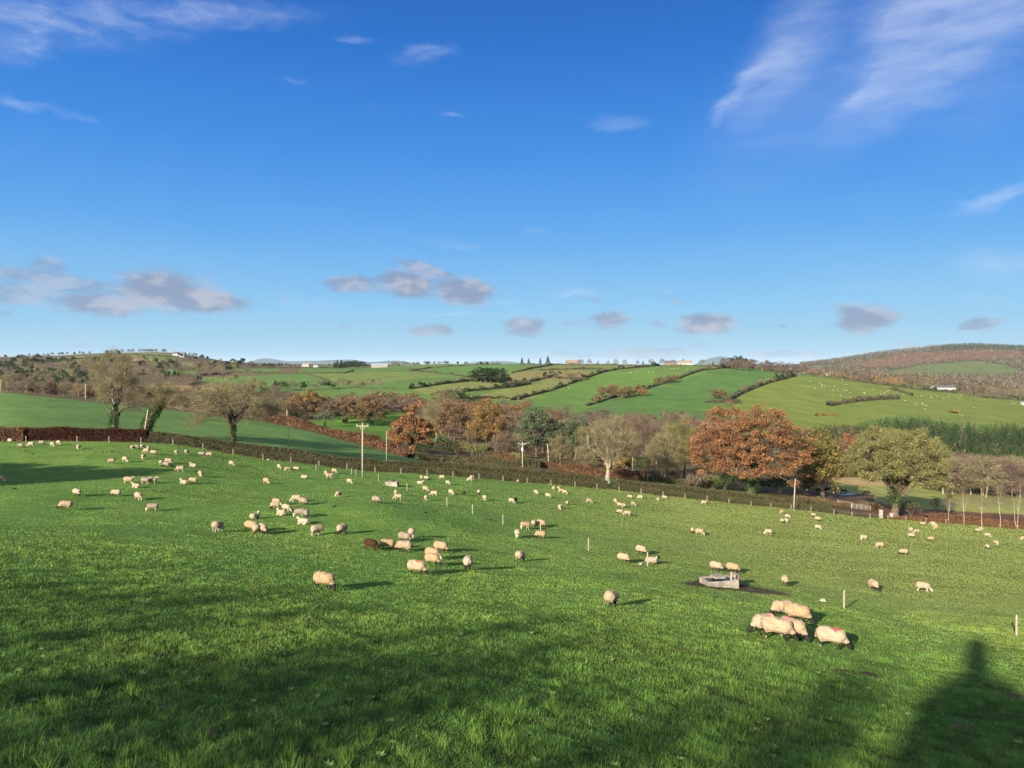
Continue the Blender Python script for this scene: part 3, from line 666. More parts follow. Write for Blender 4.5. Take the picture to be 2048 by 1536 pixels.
def bush_at(x, yt, D, wd, kd, lb, n=700, ls=.25, name='bush', ntw=0, tk=None, cat='bush', group=None):
    loc = atd(x, D); h = max(hgt(x, yt, D), 1.0); b, l = meshes(make_bush(int(x*7+D), h, wd, kd, n, ls, tk, ntw))
    return place_tree(name, b, l, loc, lb, cat=cat, crown='foliage', group=group)
bush_at(885, 872, 248, 9, 'dark', 'dark evergreen bush tucked against the right side of the compact orange oak', 900, .22)
bush_at(850, 885, 243, 7, 'dark', 'dark green shrub at the foot of the compact orange oak', 700, .2)
bush_at(1283, 908, 228, 5.5, 'dark', 'small dark evergreen beside the yellow-leaved tree', 800, .2)
bush_at(650, 820, 345, 11, 'pine', 'grey-green bushy evergreen left of the bright valley field', 700, .3)
bush_at(590, 822, 330, 9, 'dark', 'dark evergreen bush under the yellow-orange oak', 600, .3)
bush_at(1450, 940, 203, 6, 'ivy', 'bright green ivy bush below the left edge of the huge orange oak', 900, .18)
bush_at(1420, 945, 208, 7, 'moss', 'straggly olive bush left of the bright green ivy bush', 700, .18, ntw=300)
bush_at(1395, 950, 200, 7, 'brown', 'brown bramble thicket under the left edge of the huge orange oak', 700, .18, ntw=300)
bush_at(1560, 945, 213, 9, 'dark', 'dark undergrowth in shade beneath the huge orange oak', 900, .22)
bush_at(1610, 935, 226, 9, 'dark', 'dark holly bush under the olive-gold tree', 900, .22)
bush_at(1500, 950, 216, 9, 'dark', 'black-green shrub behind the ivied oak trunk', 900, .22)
bush_at(1030, 905, 236, 8, 'moss', 'yellow-green bramble bush beside the transformer pole', 700, .2, ntw=300)
bush_at(1165, 918, 232, 9, 'hedge', 'brown scrub bush at the bend of the lane bank', 700, .2, ntw=300)
bush_at(1100, 915, 236, 10, 'hedge', 'brown thorn bush between the transformer pole and the scrub bush', 700, .2, ntw=400)
bush_at(950, 885, 245, 10, 'moss', 'mossy scrub bush below the golden-yellow oak', 700, .22, ntw=300)
bush_at(915, 880, 262, 9, 'olive', 'ochre scrub bush right of the dark evergreen bush', 700, .22, ntw=200)
bush_at(990, 903, 232, 9, 'hedge', 'low brown scrub left of the transformer pole', 700, .2, ntw=300)
bush_at(1068, 918, 228, 6, 'ivy', 'small green bush right of the transformer pole', 500, .18)
bush_at(1330, 935, 218, 10, 'brown', 'dense brown thicket at the foot of the low tangled tree', 800, .2, ntw=500)
bush_at(1870, 990, 205, 3.2, 'moss', 'small yellow-green bush right of the big olive-green tree trunk', 350, .14)
bush_at(1822, 1000, 196, 6, 'hedge', 'shadowed bramble mound beside the big olive-green tree trunk', 500, .16)

# -- woods: individual trees copied from shared crowns
def tmpl(kd, seed):
    r = dict(rust=0, gold=0, ochre=0)
    if kd in ('spruce', 'pinegrey', 'larch'): return meshes(make_conifer(seed, 10, 4.2, kd, 750, .30, .16))
    if kd == 'pine': return meshes(make_tree(seed, 10, 8.5, 'pine', tr=.22, fork=.4, base=.15, nl=6, ncl=34, nleaf=34, lsize=.33, rc=.12, flat=.6))
    if kd in ('rust', 'gold', 'ochre', 'olive', 'dark'): return meshes(make_tree(seed, 10, 10, kd, tr=.28, fork=.2, base=.06, nl=7, ncl=42, nleaf=30, lsize=.30, rc=.13, flat=.75, low=-.75))
    return meshes(make_tree(seed, 10, 8.6, kd, tr=.17, fork=.3, base=.10, nl=8, ncl=48, nleaf=6, lsize=.20, rc=.12, leafy=True, ntw=34, twl=.15, tww=.028, low=-.8),
                  M_BARKPALE if kd in ('lichen', 'brown') else M_BARK)
TM = {k: [tmpl(k, 100+i*13+len(k)) for i in range(3)] for k in ('rust', 'gold', 'ochre', 'brown', 'purple', 'lichen', 'moss', 'pine', 'spruce', 'dark', 'larch', 'pinegrey', 'olive')}
ADJ = dict(rust='rust-brown leafy tree', gold='yellow-leaved tree', ochre='dull brown leafy tree', olive='olive-green tree', brown='bare brown tree', purple='bare purple-brown tree', lichen='pale bare tree', moss='greenish bare tree',
           pine='dark pine', spruce='dark spruce', dark='dark evergreen tree', larch='orange larch', pinegrey='grey-green conifer')
NAMEK = dict(pine='pine_tree', spruce='spruce_tree', pinegrey='conifer_tree', larch='larch_tree', rust='oak_tree', ochre='oak_tree')
def wood(poly, d0, d1, n, mix, hm, phrase, seed, wk=1.0, dcap=None):
    """n separate trees whose tops follow the photographed outline: poly = [(x, ytop_far, ytop_near)]"""
    r = np.random.default_rng(seed); xs = np.array([p[0] for p in poly], float); items = []
    for k in range(n):
        x = xs[0]+(xs[-1]-xs[0])*((k+.5+r.uniform(-.4, .4))/n); q = r.uniform(0, 1) if n > 6 else .5
        D = d1+(d0-d1)*q; yf = np.interp(x, xs, [p[1] for p in poly]); yn = np.interp(x, xs, [p[2] for p in poly])
        yt = yf+(yn-yf)*q+r.normal()*1.5; loc = atd(x, D); h = -(yt-HY)/F*D-loc[2]
        h = float(np.clip(h, hm[0], hm[1])); kd = r.choice([m[0] for m in mix], p=np.array([m[1] for m in mix])/sum(m[1] for m in mix))
        items.append((x, loc, h, kd))
    items.sort(key=lambda t: t[0]); cnt = {}; tot = {}
    for it in items: tot[it[3]] = tot.get(it[3], 0)+1
    for x, loc, h, kd in items:
        cnt[kd] = cnt.get(kd, 0)+1; b, l = TM[kd][r.integers(0, 3)]; w = h/10*wk*r.uniform(.9, 1.35); w = max(w, .35)
        lb = (f"{ADJ[kd]} {phrase}, {ordn(cnt[kd])} such from left") if tot[kd] > 1 else f"the only {ADJ[kd]} {phrase}"
        place_tree(NAMEK.get(kd, 'tree'), b, l, loc, lb, cat='tree', group='trees '+phrase, rz=r.uniform(0, 6.28), sc=(w, w, h/10))
B = [('brown', 5), ('purple', 2), ('lichen', 2), ('ochre', 1)]
wood([(-20,764,786),(120,766,792),(250,770,798),(420,783,808),(560,794,822)], 345, 480, 58, [('brown',4),('lichen',2),('ochre',2),('rust',1),('moss',1)], (7, 17), 'beyond the left-hand green spur', 1, 1.1)
FARQ = []
def farwood(poly, d0, d1, n, mix, hm, seed, wk=1.3):
    r = np.random.default_rng(seed); xs = [q[0] for q in poly]
    for k in range(n):
        x = r.uniform(xs[0], xs[-1]); q = r.uniform(); D = d1+(d0-d1)*q; yt = np.interp(x, xs, [a[1] for a in poly])*(1-q)+np.interp(x, xs, [a[2] for a in poly])*q+r.normal()*1.2
        loc = atd(x, D); h = float(np.clip(-(yt-HY)/F*D-loc[2], *hm)); py = HY-F*loc[2]/D
        if any(inpoly(np.array([x]), np.array([py]), q_)[0] for q_, _ in LF) and r.uniform() < .93: continue
        FARQ.append((loc, h, wk*h*r.uniform(.8, 1.2), r.choice([m[0] for m in mix], p=np.array([m[1] for m in mix])/sum(m[1] for m in mix))))
farwood([(-480,738,752),(-60,732,748),(120,735,752),(300,733,758),(470,748,765),(570,762,773)], 600, 900, 380, [('brown',5),('purple',2),('dark',2),('moss',2)], (8, 17), 2, 1.05)
farwood([(-480,764,790),(-60,768,786),(250,774,798),(420,790,806),(560,800,820)], 340, 600, 230, [('brown',4),('purple',2),('ochre',3),('lichen',2),('dark',1)], (6, 11), 35, 1.1)
farwood([(-480,714,728),(-60,709,726),(100,706,720),(200,702,715),(360,710,724),(520,717,736)], 930, 1700, 420, [('brown',5),('dark',3),('purple',1),('moss',2)], (8, 19), 3, 1.05)
farwood([(870,800,838),(1050,812,850),(1200,820,862),(1340,835,872),(1480,850,890)], 285, 440, 130, [('brown',5),('purple',2),('lichen',3),('ochre',2),('moss',1)], (6, 14), 36, 1.0)
farwood([(560,730,734),(1000,727,731)], 1200, 1900, 60, [('brown',4),('dark',3),('lichen',1)], (5, 10), 31, 1.2)
farwood([(1700,745,752),(2080,748,770)], 1050, 1500, 140, [('brown',5),('purple',3),('lichen',2),('dark',1)], (5, 11), 32, 1.2)
wood([(225,698,700),(330,700,703)], 1640, 1700, 9, [('brown',4),('dark',1)], (8, 13), 'on the far left hill crest', 4, 1.3)
wood([(560,792,806),(680,782,800),(760,780,798),(900,790,808),(1060,812,822)], 400, 560, 62, [('ochre',5),('rust',2),('brown',4),('purple',3)], (7, 16), 'in the russet middle of the valley wood', 5, 1.15)
wood([(860,800,830),(1000,806,835),(1050,812,838)], 330, 430, 14, [('ochre',4),('rust',2),('brown',4)], (6, 15), 'behind the golden-yellow oak', 6, 1.1)
wood([(1045,812,836),(1200,812,836),(1310,822,842),(1380,814,842),(1480,845,858)], 390, 520, 46, [('purple',8),('brown',2),('ochre',1)], (7, 16), 'in the purple belt below the hillside', 7, 1.1)
wood([(1030,838,872),(1200,850,880),(1340,862,890)], 250, 370, 24, [('brown',5),('ochre',2),('lichen',3)], (6, 15), 'behind the pale yellowish bare tree', 8, 1.0)
wood([(1628,862,885),(1700,864,890),(1745,872,893)], 340, 430, 10, [('purple',5),('rust',2)], (7, 16), 'between orange oak and olive-green tree', 9, 1.1)
wood([(1870,905,918),(1960,908,925),(2070,915,935)], 292, 345, 30, [('brown',5),('purple',3),('lichen',3)], (9, 19), 'in the wood right of the olive-green tree', 10, .95)
wood([(960,729,734),(1010,728,732)], 740, 800, 5, [('spruce',2),('dark',3)], (8, 16), 'in the dark copse on the middle hillside', 11, 1.2)
wood([(668,720,722),(725,720,724)], 1150, 1300, 12, [('spruce',4),('dark',3)], (10, 17), 'in the dark clump left of the long shed', 12, 1.2)
wood([(1470,712,720),(1495,712,720)], 960, 1010, 6, [('spruce',4),('dark',2)], (9, 17), 'on the dark end of the skyline row', 13, 1.2)
wood([(1440,713,722),(1540,717,730),(1610,725,736)], 900, 970, 18, [('brown',4),('purple',4)], (6, 13), 'in the brown skyline wood at right', 14, 1.2)
wood([(1150,717,722),(1430,715,722)], 1030, 1060, 15, [('brown',5),('spruce',2),('lichen',1)], (6, 14), 'along the skyline either side of the farmhouses', 15, 1.0)
wood([(1035,712,715),(1100,711,716)], 1030, 1055, 4, [('spruce',1)], (8, 13), 'standing alone on the central skyline', 16, .9)
wood([(780,722,728),(905,722,730)], 1250, 1450, 12, [('brown',4),('lichen',2),('dark',1)], (6, 12), 'behind the long grey shed', 17, 1.2)
wood([(1200,768,775),(1290,768,778)], 650, 700, 8, [('ochre',4),('rust',2)], (5, 10), 'in the second hillside hedgerow', 18, 1.1)
wood([(1310,752,756),(1350,748,752)], 745, 800, 4, [('ochre',1)], (5, 9), 'high in the second hillside hedgerow', 19, 1.0)
wood([(1090,745,752),(1160,742,750)], 750, 880, 8, [('brown',4),('dark',1)], (4, 9), 'around the tan field on the hillside', 20, 1.1)
wood([(870,775,780),(930,772,778)], 560, 620, 9, [('moss',2),('dark',2),('brown',2)], (4, 9), 'below the lower hillside hedge', 21, 1.0)
wood([(1425,775,778),(1450,775,778)], 640, 660, 2, [('ochre',1)], (6, 9), 'beside the pointed thicket on the hillside', 22, 1.0)
wood([(1810,748,752),(1900,748,756),(2070,758,772)], 1000, 1200, 22, [('brown',5),('dark',2),('lichen',2),('purple',2)], (6, 15), 'around the white barn at right', 23, 1.2)
wood([(480,722,730),(560,724,730)], 1300, 1600, 9, [('dark',3),('brown',2)], (8, 15), 'on the left skyline beside the blue mountain', 24, 1.4)
wood([(1620,737,745),(1700,743,750),(1815,752,760)], 985, 1040, 24, [('larch',8),('brown',1)], (7, 13), 'in the orange row behind the hill crest', 25, 1.2)

# -- the conifer plantation and the forested mountain: uncountable masses
def stuff_trees(name, pts, hts, kinds, seed, q, ls, wd=.38):
    r = np.random.default_rng(seed); g = G(); n = len(pts)
    idx = np.repeat(np.arange(n), q); t = r.uniform(0, 1, n*q); h = hts[idx]; R = h*wd*(1-t)**.8*r.uniform(.3, 1, n*q)+.1; a = r.uniform(0, 6.28, n*q)
    P0 = pts[idx]+np.stack([np.cos(a)*R, np.sin(a)*R, h*(.12+.88*t)], 1)
    pal = np.array([PAL[k].mean(0) for k in kinds])[idx]; n2 = len(P0)
    aa = r.normal(size=(n2, 3)); aa /= np.linalg.norm(aa, axis=1, keepdims=True); b = np.cross(aa, r.normal(size=(n2, 3))); b /= np.linalg.norm(b, axis=1, keepdims=True)
    s = (ls*r.uniform(.6, 1.4, n2)*(1-t*.5))[:, None]; c = pal*r.uniform(.7, 1.3, (n2, 1))*r.uniform(.55, 1.5, (n, 1))[idx]
    V = np.stack([P0-aa*s, P0+b*s*.8, P0+aa*s, P0-b*s*.8], 1).reshape(-1, 3)
    g.add(V, Q=np.arange(4*n2).reshape(n2, 4), c=np.repeat(c, 4, 0))
    return g.build(name, M_LEAF)
r = np.random.default_rng(61); pts = []; kk = []; hh = []
top = [(1555,862),(1640,860),(1700,858),(1745,850),(1755,843),(1850,838),(1900,846),(1950,850),(1962,858),(1985,848),(2400,860)]
while len(pts) < 2300:
    x = r.uniform(1560, 2330); D = r.uniform(410, 640); loc = atd(x, D); py = HY-F*(loc[2]+7)/D; lim = np.interp(x, *zip(*top))-2
    if py < lim+5: continue
    pts.append(loc); hh.append(r.uniform(8, 12.5)); kk.append('spruce' if r.uniform() < .95 else 'brown')
tag(stuff_trees('conifer_plantation', np.array(pts), np.array(hh), kk, 62, 80, .46, .30), 'dense dark green conifer plantation on the slope behind the olive-green tree', 'plantation', kind='stuff')
pts = []; kk = []; hh = []
while len(pts) < 17000:
    x = r.uniform(1600, 2350); D = r.uniform(1500, 4560); loc = atd(x, D); py = HY-F*loc[2]/D
    if inpoly(np.array([x]), np.array([py]), [(1780,742),(1850,728),(1960,722),(2010,730),(2060,748),(1900,752),(1760,750)])[0] and r.uniform() < .97: continue
    if inpoly(np.array([x]), np.array([py]), [(1615,730),(1680,726),(1680,732),(1618,737)])[0]: continue
    if inpoly(np.array([x]), np.array([py]), [(1700,728),(1830,706),(1980,700),(2048,704),(2048,716),(1900,722),(1750,738)])[0]: k = r.choice(['ochre', 'rust', 'brown'], p=[.45, .12, .43])
    elif py < 712 and x > 1880: k = 'spruce' if r.uniform() < .8 else 'brown'
    else: k = r.choice(['purple', 'brown', 'spruce', 'moss'], p=[.32, .3, .28, .1])
    if k == 'rust' and D < 2200: k = 'brown'
    pts.append(loc); hh.append(r.uniform(9, 16)); kk.append(k)
tag(stuff_trees('mountain_forest', np.array(pts), np.array(hh), kk, 63, 10, 2.1, .6), 'mixed brown, rust and dark green forest covering the rounded mountain', 'forest', kind='stuff')

# ---------------------------------------------------------------- hedges
def hedge(name, P3, h, w, pal, label, n, ls, seed, hvar=.25, group=None, ntw=0, coreh=.72, lump=6.0, cat='hedge'):
    """P3: ground points along the run; the twiggy core and the leaves form one foliage mesh"""
    r = np.random.default_rng(seed); P3 = np.asarray(P3); seg = np.linalg.norm(np.diff(P3[:, :2], axis=0), axis=1); s = np.concatenate([[0], np.cumsum(seg)]); L = s[-1]
    def along(t): return np.stack([np.interp(t, s, P3[:, k]) for k in range(3)], 1)
    def hv(t): return h*(1+hvar*(fbm(t/lump, t*0+seed, 3, seed)-.5)*2)
    def pos(t, a, k):
        c = along(t); d = along(np.minimum(t+.5, L))-along(np.maximum(t-.5, 0)); d[:, 2] = 0; d /= np.linalg.norm(d, axis=1, keepdims=True)+1e-9
        nrm = np.stack([d[:, 1], -d[:, 0]], 1); x = np.sign(np.cos(a))*np.abs(np.cos(a))**.6*w/2*k; z = np.abs(np.sin(a))**.55*hv(t)*k
        c[:, :2] += nrm*x[:, None]; zz = H(c[:, 0], c[:, 1]); c[:, 2] = np.where(np.abs(zz-c[:, 2]) < 2, zz, c[:, 2])+z; return c
    m = max(6, int(L/max(ls*3, .5))); ts = np.linspace(0, L, m); K = 7; g = G(); V = []
    for k in range(K):
        a = math.pi*k/(K-1); V.append(pos(ts, np.full(m, a), coreh*(1+.25*(vnoise(ts*1.7/max(ls*4, .6), ts*0+k, seed)-.5))))
    V = np.stack(V, 1).reshape(-1, 3); ii = np.arange(m*K).reshape(m, K); q = np.stack([ii[:-1, :-1], ii[1:, :-1], ii[1:, 1:], ii[:-1, 1:]], -1).reshape(-1, 4)
    pm_ = PAL[pal]; g.add(V, Q=q, c=pm_[r.integers(0, len(pm_), len(V))]*.8)
    t = r.uniform(0, L, n); a = r.uniform(0, math.pi, n); k = r.uniform(.72, 1.06, n); sh = (.7+.6*fbm(t/1.3/max(ls, .15)*.15, a*2, 3, seed+3))[:, None]
    leaves_shade(g, pos(t, a, k), ls, pm_, r, sh)
    if ntw:
        t = r.uniform(0, L, ntw); p = pos(t, r.uniform(.8, 2.3, ntw), .9); twigs(g, p, r.normal(size=p.shape)*.35+np.array([0, 0, 1]), h*.3, .015, pm_, r)
    return tag(g.build(name, M_LEAF), label, cat, group)
def run_edge(x0, x1, off, step=8):
    out = []
    for x in np.arange(x0, x1+1, step):
        Y = edge((x-CX)/F)+off; out.append(atd(x, Y))
    return out
hedge('beech_hedge', run_edge(55, 296, 2.0), 2.3, 2.4, 'beech', 'tall dark red beech hedge closing the left end of the pasture', 26000, .10, 1, .12, ntw=2500)
hedge('bracken_hedge', run_edge(-260, 58, 1.5), 2.4, 3.0, 'redhedge', 'orange-brown leafy hedge at the far left edge beside the dark beech hedge', 24000, .11, 2, .3, ntw=2000)
hedge('hedge', run_edge(292, 1085, 1.8), 1.2, 1.5, 'hedge', 'long trimmed brown hedge along the near side of the lane', 52000, .10, 3, .10, ntw=3000)
hedge('hedge', run_edge(1085, 1670, 1.8), 1.2, 1.5, 'hedge', 'clipped brown hedge between the pasture and the orange oak', 42000, .10, 4, .12, ntw=2500)
hedge('hedge', run_edge(-60, 560, 12), 1.5, 1.8, 'hedge', 'brown hedge on the far side of the lane, left of the poles', 26000, .11, 5, .2, ntw=2000)
hedge('hedge', run_edge(560, 1200, 11.5), 1.6, 1.8, 'hedge', 'dark brown hedge on the far side of the lane, below the second field', 30000, .11, 6, .15, ntw=2000)
hedge('hedge', run_edge(1235, 1660, 11), 1.5, 2.4, 'hedge', 'scruffy hedge bank on the far side of the lane under the orange oak', 22000, .12, 7, .3, ntw=2000)
hedge('bramble_bank', run_edge(1770, 2140, 1.4), .75, 1.6, 'redhedge', 'low orange-red bramble bank behind the right end of the pasture fence', 16000, .10, 8, .5, ntw=1500)
hedge('bramble_bank', run_edge(1850, 2200, 8), 1.2, 4.0, 'redhedge', 'wide rusty bracken bank behind the slim white birches', 14000, .13, 9, .5, ntw=1200)
hedge('bramble_bank', run_edge(1590, 1760, 20), 1.3, 3, 'ochre', 'tan weedy bank between the steel gate and the black cattle', 8000, .14, 10, .4)
def px_run(pts, y0, y1, step=10):
    out = []
    for (a, b), (c, d) in zip(pts[:-1], pts[1:]):
        n = max(2, int(math.hypot(c-a, d-b)/step))
        for k in range(n): out.append(at(a+(c-a)*k/n, b+(d-b)*k/n, y0, y1))
    out.append(at(*pts[-1], y0, y1)); return out
# bracken bank beyond the second field
def depth_run(pts): 
    out = []
    for (x0, d0), (x1, d1) in zip(pts[:-1], pts[1:]):
        for k in range(8): out.append(atd(x0+(x1-x0)*k/8, d0+(d1-d0)*k/8))
    out.append(atd(*pts[-1])); return out
hedge('bracken_bank', depth_run([(540,272),(640,262),(740,240),(830,218)]), 2.3, 8, 'redhedge', 'reddish bracken bank falling along the far edge of the second field', 26000, .2, 20, .8, ntw=1500)
hedge('hedge', depth_run([(825,222),(900,212),(1000,202),(1080,202)]), 1.6, 4.0, 'hedge', 'grey-brown thorn hedge below the compact orange oak', 15000, .15, 21, .8, ntw=2500)
hedge('hedge', depth_run([(970,214),(1060,206),(1150,203),(1290,205)]), 2.1, 2.6, 'redhedge', 'red-brown hedge along the narrow green strip right of the transformer pole', 16000, .14, 22, .7, ntw=1500)
hedge('hedge', depth_run([(1285,205),(1360,206),(1430,205)]), 2.0, 2.4, 'hedge', 'brown hedge between the white gate and the orange oak', 9000, .14, 23, .6, ntw=1000)
hedge('hedge', depth_run([(300,325),(420,305),(545,285)]), 3.0, 4, 'brown', 'brown scrub hedge on the crest of the second field', 9000, .25, 24, .5, ntw=900)
HF = [
 ([(1024,801),(1099,782),(1159,761),(1204,745),(1236,739),(1319,732)], 2.6, 'longest hillside hedge climbing right from the purple belt to the skyline'),
 ([(1174,812),(1214,799),(1286,780),(1336,765),(1399,742),(1449,736),(1490,735)], 2.6, 'second long hillside hedge, with russet trees growing in it'),
 ([(1411,806),(1445,806),(1480,807)], 3.6, 'pointed thicket of gorse jutting into the deep green hill field'),
 ([(1449,805),(1484,786),(1536,766),(1591,752)], 3.8, 'bushy hedge bordering the pale right-hand hill field on its left'),
 ([(1480,735),(1540,741),(1590,752)], 6, 'dense dark scrub edge under the brown skyline wood'),
 ([(1620,750),(1711,763),(1786,773),(1836,780),(1911,786),(1961,795),(2060,803)], 3.6, 'long brown hedge along the top of the pale sheep hill'),
 ([(1656,812),(1680,808),(1712,803)], 4.5, 'rounded gorse thicket, left half of the bent copse on the sheep hill'),
 ([(1713,803),(1755,799),(1798,798)], 4.2, 'long dark thicket, right half of the bent copse on the sheep hill'),
 ([(1632,832),(1652,830),(1671,830)], 2.4, 'small isolated scrub patch low on the sheep hill'),
 ([(1780,778),(1800,784),(1825,792)], 3.0, 'short scrub spur running down from the top hedge'),
 ([(820,778),(880,769),(937,763),(1024,761)], 3.2, 'dark hedge along the lower edge of the broad left hill field'),
 ([(862,791),(937,783),(1022,775),(1060,768)], 3.0, 'broken hedge under the pale strip field'),
 ([(822,743),(900,749),(945,757),(990,762)], 2.4, 'thin hedge curving down to the dark copse'),
 ([(820,742),(860,736),(930,731),(1000,728)], 1.6, 'thin skyline hedge left of centre'),
 ([(550,748),(620,747),(687,747),(707,742)], 1.9, 'thin dark hedge across the left hill pasture'),
 ([(612,748),(645,757),(672,768)], 1.2, 'brown ditch line slanting across the left hill pasture'),
 ([(470,737),(537,737),(612,736),(660,736)], 1.8, 'far thin hedge in front of the small white houses'),
 ([(1024,746),(1061,738),(1105,730)], 2.2, 'hedge climbing to the lone skyline spruces'),
 ([(1000,776),(1030,770),(1075,761),(1112,750)], 3.0, 'bushy hedge between the tan and yellow-green hill fields'),
 ([(1080,741),(1140,739),(1204,738)], 2.4, 'short level hedge just below the skyline'),
 ([(1108,756),(1140,758),(1175,761)], 3.2, 'bushy hedge below the tan hillside field'),
 ([(1040,729),(1200,730),(1320,731),(1460,733)], 1.6, 'skyline hedge in front of the farmhouses'),
 ([(940,800),(1000,796),(1040,800)], 3.0, 'low hedge just above the valley wood'),
 ([(255,726),(300,726),(350,727)], 2.6, 'dark hedge under the far left hill fields'),
 ([(110,723),(160,718),(215,712)], 2.6, 'dark hedge slanting up the far left hill'),
 ([(212,707),(270,710),(345,714)], 2.2, 'highest hedge across the far left hill'),
 ([(395,752),(460,748),(560,747)], 3.2, 'dark hedge above the left valley pasture'),
 ([(1880,778),(1950,786),(2060,794)], 4.0, 'second brown hedge running behind the white barn'),
]
for i, (p_, h_, lb) in enumerate(HF):
    y0 = 480 if p_[0][0] > 400 else 620
    pts_ = px_run(p_, y0, 1900); L_ = sum(np.linalg.norm(pts_[k+1][:2]-pts_[k][:2]) for k in range(len(pts_)-1)); dd_ = pts_[0][1]
    ls_ = .00055*dd_; hedge('hedge', pts_, h_*.85, h_*1.05, 'gorse' if 'isolated' in lb else 'farhedge', lb, int(np.clip(L_*h_*2.4/(ls_*ls_)*.35, 1200, 14000)), ls_, 40+i, .95, lump=9, cat='hedge' if 'thicket' not in lb and 'scrub' not in lb else 'thicket')
def hedgerow(pl, n, mix, phrase, seed, h0=3, h1=6.5, y0=480):
    r = np.random.default_rng(seed); xs = [q[0] for q in pl]; ks = [r.choice(mix) for _ in range(n)]; cnt = {}
    for k in range(n):
        x = xs[0]+(xs[-1]-xs[0])*(k+.5+r.uniform(-.45, .45))/n; p = at(x, np.interp(x, xs, [q[1] for q in pl]), y0, 1900); kd = ks[k]; cnt[kd] = cnt.get(kd, 0)+1
        h = r.uniform(h0, h1); w = h/10*r.uniform(.9, 1.6); b, l = TM[kd][r.integers(0, 3)]
        FARQ.append((p, h, w*10, kd))
hedgerow(HF[0][0], 20, ['dark','dark','moss','brown'], 'on the longest hillside hedge', 71)
hedgerow(HF[1][0], 18, ['dark','brown','ochre','ochre'], 'on the second long hillside hedge', 72, 3.5, 7.5)
hedgerow(HF[3][0], 12, ['dark','brown','dark','moss'], 'on the bushy bordering hedge', 73, 4, 8)
hedgerow(HF[5][0], 22, ['brown','dark','brown'], 'on the top sheep hill hedge', 74, 3, 6)
hedgerow(HF[10][0], 20, ['dark','dark','moss'], 'on the broad field\'s lower hedge', 75, 3, 6)
hedgerow(HF[11][0], 14, ['dark','moss','brown'], 'under the pale strip field', 76, 3, 7)
hedgerow(HF[18][0], 12, ['dark','brown','moss'], 'between the tan hill fields', 77, 3.5, 7)
hedgerow([(560,783),(640,781),(700,776),(760,780)], 16, ['purple','brown','dark'], 'at the left pasture\'s foot', 78, 6, 12)
def far_trees(q, seed):
    r = np.random.default_rng(seed); g = G()
    for loc, h, w, kd in q:
        D = loc[1]; ls = max(.00062*D, .3); n = int(np.clip(h*w/(ls*ls)*2.2, 60, 420)); sp = kd in ('spruce', 'pinegrey', 'larch')
        if sp: t = r.uniform(size=n); R = w*.4*(1-t)**.8*r.uniform(.3, 1, n); a = r.uniform(0, 6.28, n); P0 = np.stack([np.cos(a)*R, np.sin(a)*R, h*(.1+.9*t)], 1)
        else: c = rand_shell(9, r, .5, -.6)*np.array([w*.36, w*.36, h*.36])+np.array([0, 0, h*.56]); o_ = r.normal(size=(n, 3)); o_ /= np.linalg.norm(o_, axis=1, keepdims=True); P0 = c[r.integers(0, len(c), n)]+o_*np.array([w, w, h])*.16*r.uniform(.4, 1, (n, 1))
        leaves_shade(g, P0+loc, ls*(.6 if kd in ('brown', 'purple', 'lichen', 'moss') else 1), PAL[kd], r, r.uniform(.8, 1.2))
        g.tube([loc, loc+np.array([0, 0, h*.6])], [h*.03, h*.012], 4, PAL['brown'][0], False)
    return g.build('distant_trees', M_LEAF)
tag(far_trees(FARQ, 5), 'countless small trees and bushes in the hedgerows and woods of the far hills', 'trees', kind='stuff')
bl = at(1912, 826, 480); b, l = meshes(make_bush(5, 3.0, 15, 'gorse', 900, .5)); place_tree('gorse_bush', b, l, bl, 'orange-brown bush alone low on the sheep hill', cat='bush', crown='foliage')

# slim young birches at the right end of the fence
for x, yt, yb, wd, lb in [(1897,982,1043,2.6,'small faint birch sapling, nearest to the steel gate of the birch row'),(1928,975,1046,3.4,'slim white birch second from the left of the birch row'),
                      (1963,990,1049,2.6,'thin reddish birch, shortest stem in the middle of the birch row'),(2001,965,1051,3.4,'straight white-stemmed birch second from the right of the birch row'),(2034,960,1054,4.6,'twin-stemmed white birch at the right end of the birch row')]:
    D = edge((x-CX)/F)+.7; loc = atd(x, D); h = hgt(x, yt, D)
    gen = make_tree(int(x), h, wd, 'purple', tr=.042, fork=.35, base=.3, nl=7, ncl=26, rc=.07, leafy=False, ntw=22, twl=.13, tww=.010, leader=.92)
    if 'twin' in lb: gen[0].tube([(0,0,0),(-.5,0,1.5),(-.9,0,h*.6)], [.08,.06,.02], 6)
    b, l = meshes(gen, M_BIRCH, M_TWIG); place_tree('birch_tree', b, l, loc, lb, group='young birches behind the fence')
